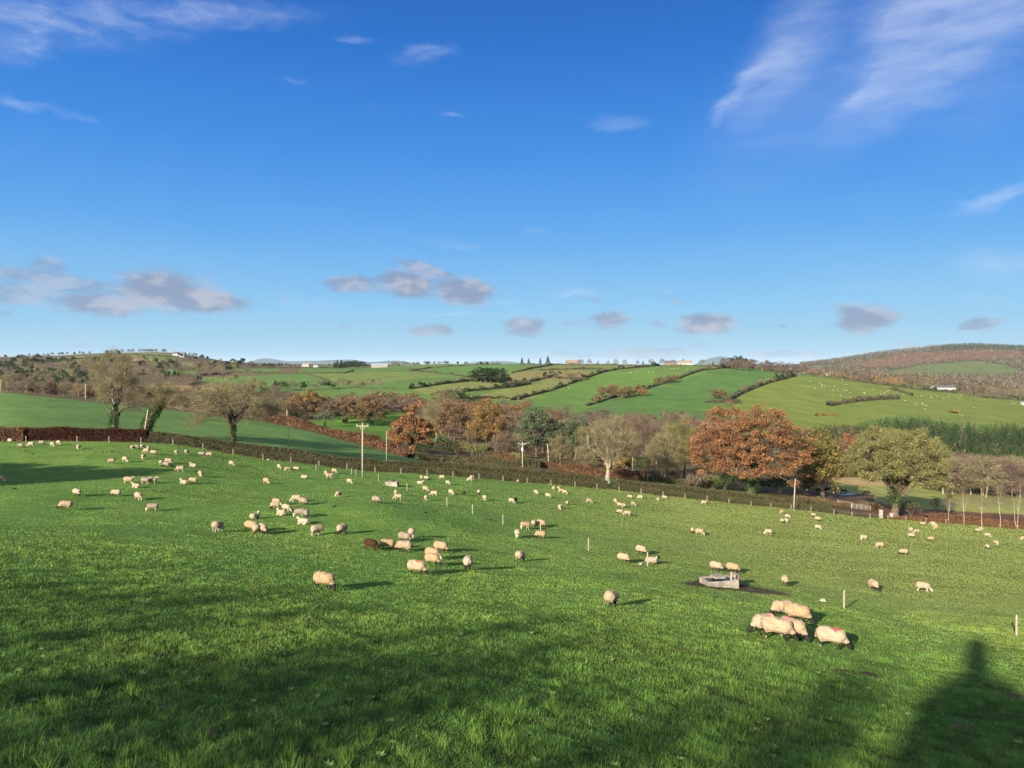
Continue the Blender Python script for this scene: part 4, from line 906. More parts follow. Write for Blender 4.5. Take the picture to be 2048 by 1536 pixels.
# ---------------------------------------------------------------- poles, fences, troughs, gates, buildings
def utility_pole(x, ytop, ybase, depth, label, arms=True, lean=(0, 0), pale=False, r0=.14, transformer=False, base=None):
    loc = atd(x, depth) if ybase is None else atd(x, depth); h = hgt(x, ytop, depth)
    t = tag(empty('utility_pole', loc), label, 'utility pole'); g = G(); g.tube([(0, 0, -.6), (lean[0]*.5, lean[1]*.5, h*.5), (lean[0], lean[1], h)], [r0, r0*.88, r0*.7], 10); g.build('pole', M_POLE, t, True)
    if arms:
        g = G(); g.box((lean[0], lean[1]-.12, h-.35), (2.2, .1, .12)); g.box((lean[0]-.35, lean[1]-.1, h-.62), (.05, .03, .75)); g.box((lean[0]+.35, lean[1]-.1, h-.62), (.05, .03, .75)); g.build('crossarm', M_POLE, t)
        for k in (-1.0, 0, 1.0):
            g = G(); z = h-.29 if k else h; g.tube([(lean[0]+k, lean[1]-.12*(k != 0), z), (lean[0]+k, lean[1]-.12*(k != 0), z+.12), (lean[0]+k, lean[1]-.12*(k != 0), z+.3)], [.05, .08, .05], 8); g.build('insulator', M_WHITE, t)
    if transformer:
        g = G(); g.tube([(0, -.42, h-2.3), (0, -.42, h-1.3)], [.33, .33], 10); g.box((0, -.2, h-1.8), (.2, .3, .1)); g.build('transformer', M_METAL, t)
    return t, np.array([loc[0]+lean[0], loc[1]+lean[1], loc[2]+h])
pA, tA = utility_pole(725, 848, 952, 133, 'pale timber utility pole with crossarm standing in the pasture', r0=.135)
pB, tB = utility_pole(1045, 885, 944, 197, 'utility pole carrying a grey transformer beyond the lane', transformer=True)
utility_pole(287, 820, 868, 152, 'short pale leaning pole beside the ivy-covered trunk', arms=False, lean=(.9, 0), r0=.15)
utility_pole(577, 845, 902, 171, 'thin grey pole at the foot of the second field', arms=False, r0=.10)
utility_pole(574, 820, 850, 300, 'distant pale pole seen just above the thin grey pole', arms=False, r0=.2)
utility_pole(171, 768, 806, 300, 'distant bare pole on the crest of the second field', arms=False, r0=.17)
utility_pole(2, 758, 782, 325, 'distant pole at the far left edge of the photo', arms=False, r0=.17)
utility_pole(773, 862, 916, 182, 'slim dark pole in the second field left of the compact orange oak', arms=False, r0=.09)
utility_pole(1098, 888, 930, 207, 'pale leaning pole in the scrub right of the transformer pole', arms=False, lean=(-.4, 0), r0=.14)
utility_pole(1265, 912, 946, 212, 'short thin pole near the white field gate', arms=False, r0=.09)
utility_pole(1587, 957, 1019, 174.5, 'pale pole at the pasture edge in front of the huge orange oak', arms=False, lean=(.45, 0), r0=.13)
g = G()
for k in (-1.0, 1.0):
    a = tA+np.array([k, -.1, 0]); b = tB+np.array([k, -.1, 0]); t = np.linspace(0, 1, 14)[:, None]; p = a+(b-a)*t; p[:, 2] -= 4*1.2*(t*(1-t))[:, 0]; g.tube(p, .012, 4)
tag(g.build('power_line', M_METAL), 'pair of thin wires strung between the crossarm pole and the transformer pole', 'cable')

def post_mesh(h, w, seed, round_=True):
    g = G(); r = np.random.default_rng(seed)
    g.tube([(0, 0, -.3), (r.normal()*.01, 0, h*.5), (r.normal()*.02, r.normal()*.02, h-.03), (0, 0, h)], [w, w*.97, w*.9, w*.62], 8)
    if h > 1: g.box((0, -w*.9, h*.55), (w*2.1, .02, .04))
    return g.build('fence_post', M_WOOD, mesh_only=True)
PM = [post_mesh(1.18, .062, s) for s in range(3)]
LONE = [(710,943,942,'left neighbour of the crossarm pole'),(690,930,0,''),]
POSTS = [(632,941,'post by the hedge, far left of the crossarm pole'),(703,949,'short post just left of the crossarm pole'),(712,951.5,'post touching the left side of the crossarm pole'),(757,962,'post between the crossarm pole and the far concrete trough'),
 (814,982,'post just right of the far concrete trough'),(894,1012,'third post right of the far concrete trough'),(945,1028,'post left of the pair of crows'),(1006,1049,'post right of the pair of crows'),
 (1081,1063,'short post rising behind a cream sheep mid-field'),(1177,1101,'tall lone post in the open middle of the pasture'),(1295,1132,'post with a lying black-headed sheep behind it'),(1688,1217,'straight post right of the mud track'),
 (2033,1271,'leaning-shadow post at the far right edge of the pasture')]
for i, (x, y, lb) in enumerate(POSTS):
    o = inst('fence_post', PM[i % 3], None, at(x, y, 7, 150), i*1.3, (1, 1, 1)); tag(o, 'weathered '+lb, 'post', 'posts of the old fence line across the pasture')
def fence(x0, x1, off, sp, h, label, wires=(.45, .8, 1.05), name='wire_fence', wr=.0035):
    pts = run_edge(x0, x1, off, 4); s = 0; last = -99; t = None; tops = []; c0 = pts[0]
    t = tag(empty(name, c0), label, 'fence')
    for a, b in zip(pts[:-1], pts[1:]):
        s += np.linalg.norm((b-a)[:2])
        if s-last >= sp:
            last = s; o = inst('post', PM[int(s) % 3], t, b-c0, s); o.scale = (1.15, 1.15, h/1.18); tops.append(b-c0)
    g = G()
    for w in wires: g.tube(np.array(tops)+np.array([0, 0, w]), wr, 4, cap=False)
    g.build('wire', M_SLATE, t); return t
fence(150, 1640, -1.0, 5.2, 1.15, 'long wire fence on timber posts in front of the brown lane hedge')
fence(1664, 2110, -.8, 5.0, 1.15, 'pale-posted wire fence along the right end of the pasture')
fence(-60, 130, -1.2, 9.0, 1.1, 'sparse fence in front of the orange-brown hedge at far left')

def gate(x0, x1, Y, h, label, m, bars=6):
    a = atd(x0, Y); b = atd(x1, Y); L = np.linalg.norm((b-a)[:2]); rz = math.atan2(b[1]-a[1], b[0]-a[0]); t = tag(empty('field_gate', a, rz), label, 'gate'); dz = b[2]-a[2]
    g = G()
    for k in range(bars): z = .2+(h-.2)*k/(bars-1); g.tube([(0, 0, z), (L, 0, z+dz)], .028, 6)
    g.build('bars', m, t); g = G()
    for k in range(5): xx = L*k/4; g.tube([(xx, 0, .18+dz*k/4), (xx, 0, h+.03+dz*k/4)], .032, 6)
    g.build('uprights', m, t); g = G(); g.tube([(-.15, 0, -.3), (-.15, 0, h+.2)], .09, 8); g.build('hanging_post', M_WOOD, t); return t
gate(1704, 1741, 197, 1.35, 'pale blue-green steel field gate left of the stone gate pier', M_METAL)
gate(1677, 1703, 201, 1.3, 'second steel gate section, left half of the pale field gates', M_METAL, 5)
gate(1240, 1262, 214, 1.2, 'small whitish gate on the lane bank right of the yellowish bare tree', M_WHITE, 4)
for x, y, hh_, lb in ((1762, 1032, 1.9, 'taller pale stone gate pier right of the steel gate'), (1783, 1037, 1.3, 'short pale stone gate pier at the foot of the big olive-green tree')):
    loc = atd(x, edge((x-CX)/F)+1.2); t = tag(empty('gate_pier', loc, .2), lb, 'gate pier'); g = G(); g.box((0, 0, hh_/2-.2), (.62, .62, hh_+.4)); g.build('shaft', M_STONE, t); g = G(); g.box((0, 0, hh_+.07), (.78, .78, .14), taper=.8); g.build('cap', M_STONE, t)

def trough(loc, rz, L, Wd, Hh, label, divider=False):
    t = tag(empty('water_trough', loc, rz), label, 'water trough'); g = G(); w = .10
    g.box((0, -Wd/2+w/2, Hh/2-.1), (L, w, Hh+.2)); g.box((0, Wd/2-w/2, Hh/2-.1), (L, w, Hh+.2)); g.box((-L/2+w/2, 0, Hh/2-.1-.002), (w, Wd-2*w-.004, Hh+.196)); g.box((L/2-w/2, 0, Hh/2-.1-.002), (w, Wd-2*w-.004, Hh+.196))
    g.box((0, 0, -.05), (L-2*w-.006, Wd-2*w-.006, .1))
    o = g.build('basin', M_CONC, t); bv = o.modifiers.new('b', 'BEVEL'); bv.width = .012; bv.segments = 2
    g = G(); g.box((0, 0, Hh-.14), (L-2*w-.01, Wd-2*w-.01, .03)); g.build('water', M_WATER, t)
    g = G(); g.box((L*.02, Wd*.2 if not divider else 0, Hh+.075), (L*.34 if not divider else .14, Wd*.62 if not divider else Wd+.02, .145), taper=.96); g.build('valve_cover', M_CONC, t)
    return t
T1 = at(1438, 1171, 7, 120); trough(T1, math.radians(13), 2.35, 1.45, .52, 'long concrete water trough with a central slab beside the mud track')
o = inst('fence_post', PM[1], None, at(1456, 1172.5, 7, 120)+np.array([.1, -.45, 0]), .4, (1.1, 1.1, .95)); tag(o, 'timber post standing hard against the long concrete water trough', 'post')
T2 = at(784, 972, 7, 150); trough(T2, math.radians(-12), 2.1, 1.0, .75, 'far pale concrete water trough with a crow perched on it', True)

def stone(x, y, s, label, seed):
    r = np.random.default_rng(seed); bm = bmesh.new(); bmesh.ops.create_icosphere(bm, subdivisions=3, radius=1)
    for v in bm.verts:
        p = v.co; k = 1+.18*math.sin(p.x*3+seed)+.15*math.cos(p.y*4+seed)+r.normal()*.02; v.co = Vector((p.x*s*k, p.y*s*.7*k, max(p.z, -.4)*s*.55*k))
    me = bpy.data.meshes.new('stone'); bm.to_mesh(me); bm.free(); me.materials.append(M_STONE)
    for p in me.polygons: p.use_smooth = True
    l = at(x, y, 7, 150); tag(inst('stone', me, None, l+np.array([0, 0, s*.12]), seed), label, 'stone')
stone(1281, 1129, .22, 'small pale stone in the grass left of the lying black-headed sheep', 1)
stone(1645, 1202, .24, 'small pale stone in the grass left of the straight post', 2)
stone(536, 920, .32, 'white stone at the foot of the lane fence', 3)
stone(1826, 1041, .35, 'pale stone by the right end of the fence', 4)

def gable_house(loc, rz, L, Dp, hw, hr, label, wall=None, roof=None, chim=1, wins=3, name='house'):
    t = tag(empty(name, loc, rz), label, 'house' if name != 'barn' else 'barn'); g = G()
    x, y = L/2, Dp/2
    g.add([(-x,-y,-2),(x,-y,-2),(x,y,-2),(-x,y,-2),(-x,-y,hw),(x,-y,hw),(x,y,hw),(-x,y,hw),(-x,0,hr),(x,0,hr)], T=[(4,8,7),(5,6,9)], Q=[(0,1,5,4),(1,2,6,5),(2,3,7,6),(3,0,4,7)]); g.build('wall', wall or M_WHITE, t)
    g = G(); e = .35; dy = y+e; dz = (hr-hw)/y*e
    for s in (-1, 1):
        v = [(-x-e, s*dy, hw-dz+.05), (x+e, s*dy, hw-dz+.05), (x+e, 0, hr+.05), (-x-e, 0, hr+.05)]; v2 = [(a, b, c+.18) for a, b, c in v]
        g.add(v+v2, Q=[(0,1,2,3),(4,7,6,5),(0,4,5,1),(1,5,6,2),(2,6,7,3),(3,7,4,0)])
    ro = g.build('roof', roof or M_SLATE, t)
    for k in range(chim): g = G(); g.box(((-1 if k else 1)*(x-.6), 0, hr+.5), (.8, .8, 1.6)); g.build('chimney', wall or M_WHITE, ro)
    for k in range(wins): g = G(); g.box((-x+L*(k+.5)/wins, -y-.005, hw*.5), (L/wins*.3, .06, hw*.38)); g.build('window', M_GLASSW, t)
    return t
def house_px(x, y, Y, *a, **k): return gable_house(atd(x, Y), *a, **k)
house_px(1146, 727, 1040, .15, 19, 9, 2.8, 6.3, 'ochre bungalow behind shrubs on the central skyline', M_BRICK, M_BRICK)
house_px(1341, 726, 1035, .1, 16, 8, 3.0, 5.6, 'pale farmhouse, left of the pair on the skyline', M_BRICK, M_SLATE)
house_px(1371, 726, 1033, -.1, 19, 8, 3.2, 6.0, 'cream long house, right of the pair on the skyline', M_WHITE, M_BRICK)
house_px(1578, 745, 925, .3, 6, 5, 3.4, 5.4, 'small white gabled house at the left end of the orange larches', M_WHITE, M_SLATE, wins=1)
house_px(1594, 748, 915, -.2, 6, 5, 2.6, 4.0, 'low grey shed beside the small white gabled house', M_CONC, M_SLATE, chim=0, wins=1)
house_px(1660, 745, 1045, .1, 9, 6, 3.2, 6.2, 'white cottage half hidden by the orange larch row', M_WHITE, M_SLATE)
house_px(352, 716, 1560, .2, 12, 8, 4.5, 8, 'white farmhouse, left of the two on the far left hill', M_WHITE, M_SLATE)
house_px(366, 717, 1540, -.3, 12, 8, 5.0, 10, 'white farmhouse, right of the two on the far left hill', M_WHITE, M_SLATE)
house_px(612, 733, 1400, 0, 13, 8, 5, 8, 'white cottage left of the spruce clump', M_WHITE, M_BRICK)
house_px(632, 733, 1390, .1, 9, 7, 4, 7.2, 'small white cottage nearest the left side of the spruce clump', M_WHITE, M_SLATE)
house_px(760, 737, 1180, .05, 26, 12, 4, 6.5, 'long grey shed right of the spruce clump', M_CONC, M_METAL, chim=0, wins=0, name='barn')
house_px(1886, 778, 1010, -.03, 27, 12, 3.4, 6.2, 'long low white barn with dark roof behind the top hedge', M_WHITE, M_SLATE, chim=0, wins=0, name='barn')
house_px(2047, 810, 890, 0, 4, 4, 3.5, 4.6, 'tiny white hut at the far right edge of the sheep hill', M_WHITE, M_SLATE, chim=0, wins=0)

# ---------------------------------------------------------------- the farmhouse behind the viewpoint, whose gable and chimney throw the shadow at lower right
SHPX = [(1700,1640),(1778,1536),(1800,1470),(1832,1415),(1858,1380),(1900,1352),(1922,1338),(1932,1290),(1938,1272),(1968,1272),(1976,1290),(1982,1338),(2005,1352),(2040,1378),(2100,1420),(2180,1500),(2300,1640)]
Dh = 42.0; A_ = np.array([math.cos(ANTI), -math.sin(ANTI), 0]); Bk = np.array([-math.sin(ANTI), -math.cos(ANTI), 0])
prof_h = []
for x, y in SHPX:
    gp = at(x, min(y, 1700), 6.1, 200); k = (Dh-gp@Bk)/(SV@Bk); q = gp+SV*k; prof_h.append((q@A_, q[2]))
prof_h = np.array(prof_h); lo_ = NEAR(*(Bk*Dh)[:2])-3
prof_h[0, 1] = prof_h[-1, 1] = lo_; prof_h[0, 0] = prof_h[1, 0]-.05; prof_h[-1, 0] = prof_h[-2, 0]+.05
t = tag(empty('farmhouse', (0, 0, 0)), 'gabled farmhouse with a central chimney standing behind the viewpoint', 'house')
iw = [i for i in range(len(SHPX)) if not 6 <= i <= 11]
def extr(pr, d0, d1, name, m, parent):
    n = len(pr); V = [A_*a+np.array([0, 0, z])+Bk*d for d in (d0, d1) for a, z in pr]; bm = bmesh.new(); vs_ = [bm.verts.new(v.tolist()) for v in V]
    bm.faces.new(vs_[:n]); bm.faces.new(vs_[n:][::-1])
    for i in range(n): bm.faces.new((vs_[i], vs_[n+i], vs_[n+(i+1) % n], vs_[(i+1) % n]))
    bmesh.ops.recalc_face_normals(bm, faces=bm.faces); me = bpy.data.meshes.new(name); bm.to_mesh(me); bm.free(); me.materials.append(m); o = bpy.data.objects.new(name, me); COL.objects.link(o); o.parent = parent; return o
extr(prof_h[iw], Dh, Dh+9, 'wall', M_WHITE, t)
ch = prof_h[6:12].copy(); ch = np.vstack([[ch[0, 0], ch[0, 1]-1.2], ch, [ch[-1, 0], ch[0, 1]-1.2]]); extr(ch, Dh+.5, Dh+1.6, 'chimney', M_BRICK, t)
# trees around the house that dapple the foreground
SHT = [(-60,-15,8,12,'brown',5,300),(-50,-17,8.5,12,'brown',6,300),(-41,-19,9,12,'lichen',7,300),(-31,-24,10,11,'brown',8,280),(-21,-27,9.5,11,'brown',9,240),(-47,-30,9,11,'brown',11,240)]
for x, y, h, w, kd, sd, k in SHT:
    b, l = meshes(make_tree(sd, h, w, kd, tr=.35, fork=.25, base=.12, nl=10, ncl=90, nleaf=12, lsize=.14, rc=.09, leafy=True, ntw=24, twl=.11, tww=.02, low=-.8))
    place_tree('tree', b, l, (x, y, float(NEAR(x, y))), f'bare garden tree behind the viewpoint, {ordn(sd-4)} of the row', group='garden trees behind the viewpoint')
bO, lO = meshes(make_tree(77, 15, 8.5, 'ochre', tr=.4, fork=.5, base=.52, nl=8, ncl=70, nleaf=60, lsize=.28, rc=.10, flat=.8))
for i, (x, y) in enumerate(((-78, 57), (-85, 60), (-93, 63), (-101, 67), (-110, 70))):
    place_tree('tree', bO, lO, (x, y, float(H(x, y))), f'brown-leaved tree outside the left edge, {ordn(i+1)} from the right', group='trees outside the left edge', rz=i)

# ---------------------------------------------------------------- animals
DG = None
def remesh(caps, vox, name):
    """fuse tapered limbs into one continuous skin: caps = [(p0, p1, r0, r1, squash)]"""
    bm = bmesh.new()
    for p0, p1, r0, r1, *sq in caps:
        p0 = Vector(p0); p1 = Vector(p1); n = max(2, int((p1-p0).length/(min(r0, r1)*.35))+1); n = min(n, 14)
        for k in range(n):
            t = k/(n-1); s = bmesh.ops.create_icosphere(bm, subdivisions=2, radius=r0+(r1-r0)*t)['verts']; c = p0.lerp(p1, t)
            for v in s:
                if sq: v.co.y *= sq[0]
                v.co += c
    me = bpy.data.meshes.new(name); bm.to_mesh(me); bm.free(); o = bpy.data.objects.new(name, me); COL.objects.link(o)
    m = o.modifiers.new('r', 'REMESH'); m.mode = 'VOXEL'; m.voxel_size = vox; m.use_smooth_shade = True
    s = o.modifiers.new('s', 'SMOOTH'); s.factor = .5; s.iterations = 3
    dg = bpy.context.evaluated_depsgraph_get(); m2 = bpy.data.meshes.new_from_object(o.evaluated_get(dg)); m2.name = name
    bpy.data.objects.remove(o); bpy.data.meshes.remove(me); return m2
def vcol(me, f):
    n = len(me.vertices); co = np.zeros(n*3); me.vertices.foreach_get('co', co); co = co.reshape(-1, 3); c = np.ones((n, 4), np.float32); c[:, :3] = f(co)
    if 'Col' in me.color_attributes: me.color_attributes.remove(me.color_attributes['Col'])
    a = me.color_attributes.new('Col', 'FLOAT_COLOR', 'POINT'); a.data.foreach_set('color', c.ravel()); return me
def fluff(me, amp, seed):
    n = len(me.vertices); co = np.zeros(n*3); no = np.zeros(n*3); me.vertices.foreach_get('co', co); me.vertices.foreach_get('normal', no); co = co.reshape(-1, 3); no = no.reshape(-1, 3)
    d = (vnoise(co[:, 0]*14+co[:, 2]*5, co[:, 1]*14+co[:, 2]*13, seed)-.5)*amp*2+(vnoise(co[:, 0]*34+co[:, 1]*9, co[:, 2]*34, seed+1)-.5)*amp
    me.vertices.foreach_set('co', (co+no*d[:, None]).ravel()); me.update()
def sheep_meshes(pose, seed):
    """+X is forward. returns the skin (legs, trunk, neck, head in one surface) and the fleece over it"""
    r = random.Random(seed); j = lambda a: r.uniform(-a, a); S = 0
    if pose == 'lie':
        hz = .31; body = [((-.36,0,hz),(.26,0,hz+.02),.245,.235,1.12)]
        legs = [((.30,.13,.10),(.48,.14,.06),.06,.04),((.48,.14,.06),(.34,.17,.04),.04,.035),((.30,-.13,.10),(.46,-.14,.05),.06,.04),((-.3,.2,.14),(-.1,.27,.06),.09,.045),((-.3,-.2,.14),(-.12,-.26,.06),.09,.045)]
        neck = [((.26,0,hz+.10),(.44,0,.58),.15,.10)]; hb = Vector((.46,j(.05),.64)); hd = Vector((.20,j(.1),-.07))
    else:
        hz = .555; body = [((-.33,0,hz+.01),(.24,0,hz+.005),.265,.255,1.05)]
        legs = []
        for sx, sy in ((.27,.12),(.27,-.12)):
            a = j(.09); legs += [((sx,sy,.42),(sx+a*.5,sy,.22),.075,.042),((sx+a*.5,sy,.22),(sx+a,sy,.03),.036,.034)]
        for sx, sy in ((-.38,.13),(-.38,-.13)):
            a = j(.08); legs += [((sx,sy,.46),(sx+.06+a*.4,sy,.30),.11,.06),((sx+.06+a*.4,sy,.30),(sx-.05+a*.7,sy,.20),.05,.038),((sx-.05+a*.7,sy,.20),(sx-.02+a,sy,.03),.034,.034)]
        if pose == 'graze':
            sy = j(.12); neck = [((.26,0,hz+.02),(.50,sy*.6,.36),.175,.105)]; hb = Vector((.53,sy*.8,.30)); hd = Vector((.13,sy*.5,-.165))
        elif pose == 'turn':
            neck = [((.26,0,hz+.02),(.44,.16,.36),.175,.105)]; hb = Vector((.46,.19,.30)); hd = Vector((.02,.12,-.20))
        else:
            neck = [((.24,0,hz+.08),(.42,0,.78),.165,.095)]; hb = Vector((.43,j(.05),.84)); hd = Vector((.20,j(.06),-.08))
    n = hd.normalized(); side = n.cross(Vector((0, 0, 1))).normalized(); up = side.cross(n)
    head = [(hb, hb+hd*.55, .108, .09), (hb+hd*.55, hb+hd, .088, .065)]
    ears = [(hb+side*.07+up*.02, hb+side*.20+up*.01-n*.02, .036, .024), (hb-side*.07+up*.02, hb-side*.20+up*.01-n*.02, .036, .024)]
    core = [(a, b, r0*.86, r1*.86, *q) for a, b, r0, r1, *q in body+neck]
    skin = remesh(core+legs+head+ears, .022, 'sheep')
    tail = [((-.56,0,hz+.06),(-.60,0,hz-.16),.055,.045)] if pose != 'lie' else [((-.58,0,hz),(-.64,.02,hz-.12),.055,.04)]
    th = [] if pose == 'lie' else [((-.37,.12,.45),(-.33,.13,.33),.125,.085),((-.37,-.12,.45),(-.33,-.13,.33),.125,.085),((.27,.12,.42),(.27,.12,.34),.09,.06),((.27,-.12,.42),(.27,-.12,.34),.09,.06)]
    fl = remesh([(a, b, r0*1.10, r1*1.06, *q) for a, b, r0, r1, *q in body]+[(a, b, r0*1.06, r1*1.08) for a, b, r0, r1 in neck]+th+tail+[((-.36,0,hz-.02),(.1,0,hz-.03),.26,.25,1.1)], .026, 'fleece')
    fluff(fl, .022, seed); return skin, fl, hb, n
FACE = dict(black=(.018,.016,.015), white=(.40,.35,.28), mottled=(.16,.13,.11), brown=(.04,.022,.015))
WOOLC = dict(cream=(.335,.255,.17), buff=(.32,.225,.132), grey=(.24,.195,.15), white=(.35,.28,.20), brown=(.05,.026,.016), black=(.014,.013,.013))
SH = {}
def sheep_kind(pose, wool, face, mark=None, seed=0):
    key = (pose, wool, face, mark, seed)
    if key in SH: return SH[key]
    bk = ('base', pose, seed)
    if bk not in SH: SH[bk] = sheep_meshes(pose, seed+{'graze':1,'turn':20,'stand':40,'lie':60}[pose])
    sk, fl, hb, hn = SH[bk]; sk = sk.copy(); fl = fl.copy(); sk.name = 'sheep'; fl.name = 'fleece'
    hb = np.array(hb); fc = np.array(FACE[face]); lg = np.array(FACE[face] if face in ('black', 'brown') else (.40,.34,.27)); wc = np.array(WOOLC[wool])
    def fs(co):
        isf = np.linalg.norm(co-hb-np.array(hn)*.08, axis=1) < .235; c = np.where(isf[:, None], fc, lg)
        if face == 'mottled': c = c*(.4+1.3*vnoise(co[:, 0]*16, co[:, 2]*16, 3))[:, None]
        if face == 'black': c = np.where((~isf & (co[:, 2] < .3) & (vnoise(co[:, 0]*7+3, co[:, 2]*12+co[:, 1]*9, 2) > .62))[:, None], np.array([.3,.24,.18]), c)
        return c
    def ff(co):
        c = wc*(.82+.36*fbm(co[:, 0]*6+co[:, 1]*3, co[:, 2]*6, 3, 8))[:, None]
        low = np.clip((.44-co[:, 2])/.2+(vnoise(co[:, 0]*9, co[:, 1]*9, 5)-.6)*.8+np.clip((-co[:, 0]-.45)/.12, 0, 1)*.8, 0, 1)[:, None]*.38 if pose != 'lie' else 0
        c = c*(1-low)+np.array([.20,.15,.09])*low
        if mark:
            mx = {'rump': -.2, 'back': .15, 'shoulder': .12, 'neck': .45}[mark]; mz = .62 if mark != 'neck' else .3
            m = (np.hypot((co[:, 0]-mx)/.17, co[:, 1]/.17)+(vnoise(co[:, 0]*20, co[:, 1]*20, 4)-.5)*.7 < 1) & (co[:, 2] > mz); k = {'rump': .4, 'neck': .4, 'shoulder': .7, 'back': 1.}[mark]
            c = np.where(m[:, None], c*(1-k)+np.array([.75,.09,.10])*k, c)
        return c
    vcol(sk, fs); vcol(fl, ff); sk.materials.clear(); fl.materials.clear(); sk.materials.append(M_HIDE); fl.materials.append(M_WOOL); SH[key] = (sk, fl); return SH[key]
def add_sheep(x, y, hd, pose, wool, face, label, group, mark=None, seed=0, scale=1.0, y0=7, y1=200, rz=None):
    p = at(x, y, y0, y1); sk, fl = sheep_kind(pose, wool, face, mark, seed); lo = -.02
    # follow the slope
    a = math.radians(hd); e = .4; zx = float(H(p[0]+e*math.cos(a), p[1]+e*math.sin(a))-H(p[0]-e*math.cos(a), p[1]-e*math.sin(a)))/(2*e)
    o = inst('sheep', sk, None, p+np.array([0, 0, lo])); o.rotation_euler = (0, -math.atan(zx), a); o.scale = (scale,)*3
    tag(o, label, 'sheep', group); inst('fleece', fl, o); return o
R_, L_, A2, T2_ = 0, 180, 90, 270
HDW = lambda h: 'right' if h < 40 or h > 320 else 'left' if 140 < h < 220 else 'away' if 40 <= h <= 140 else 'forward'
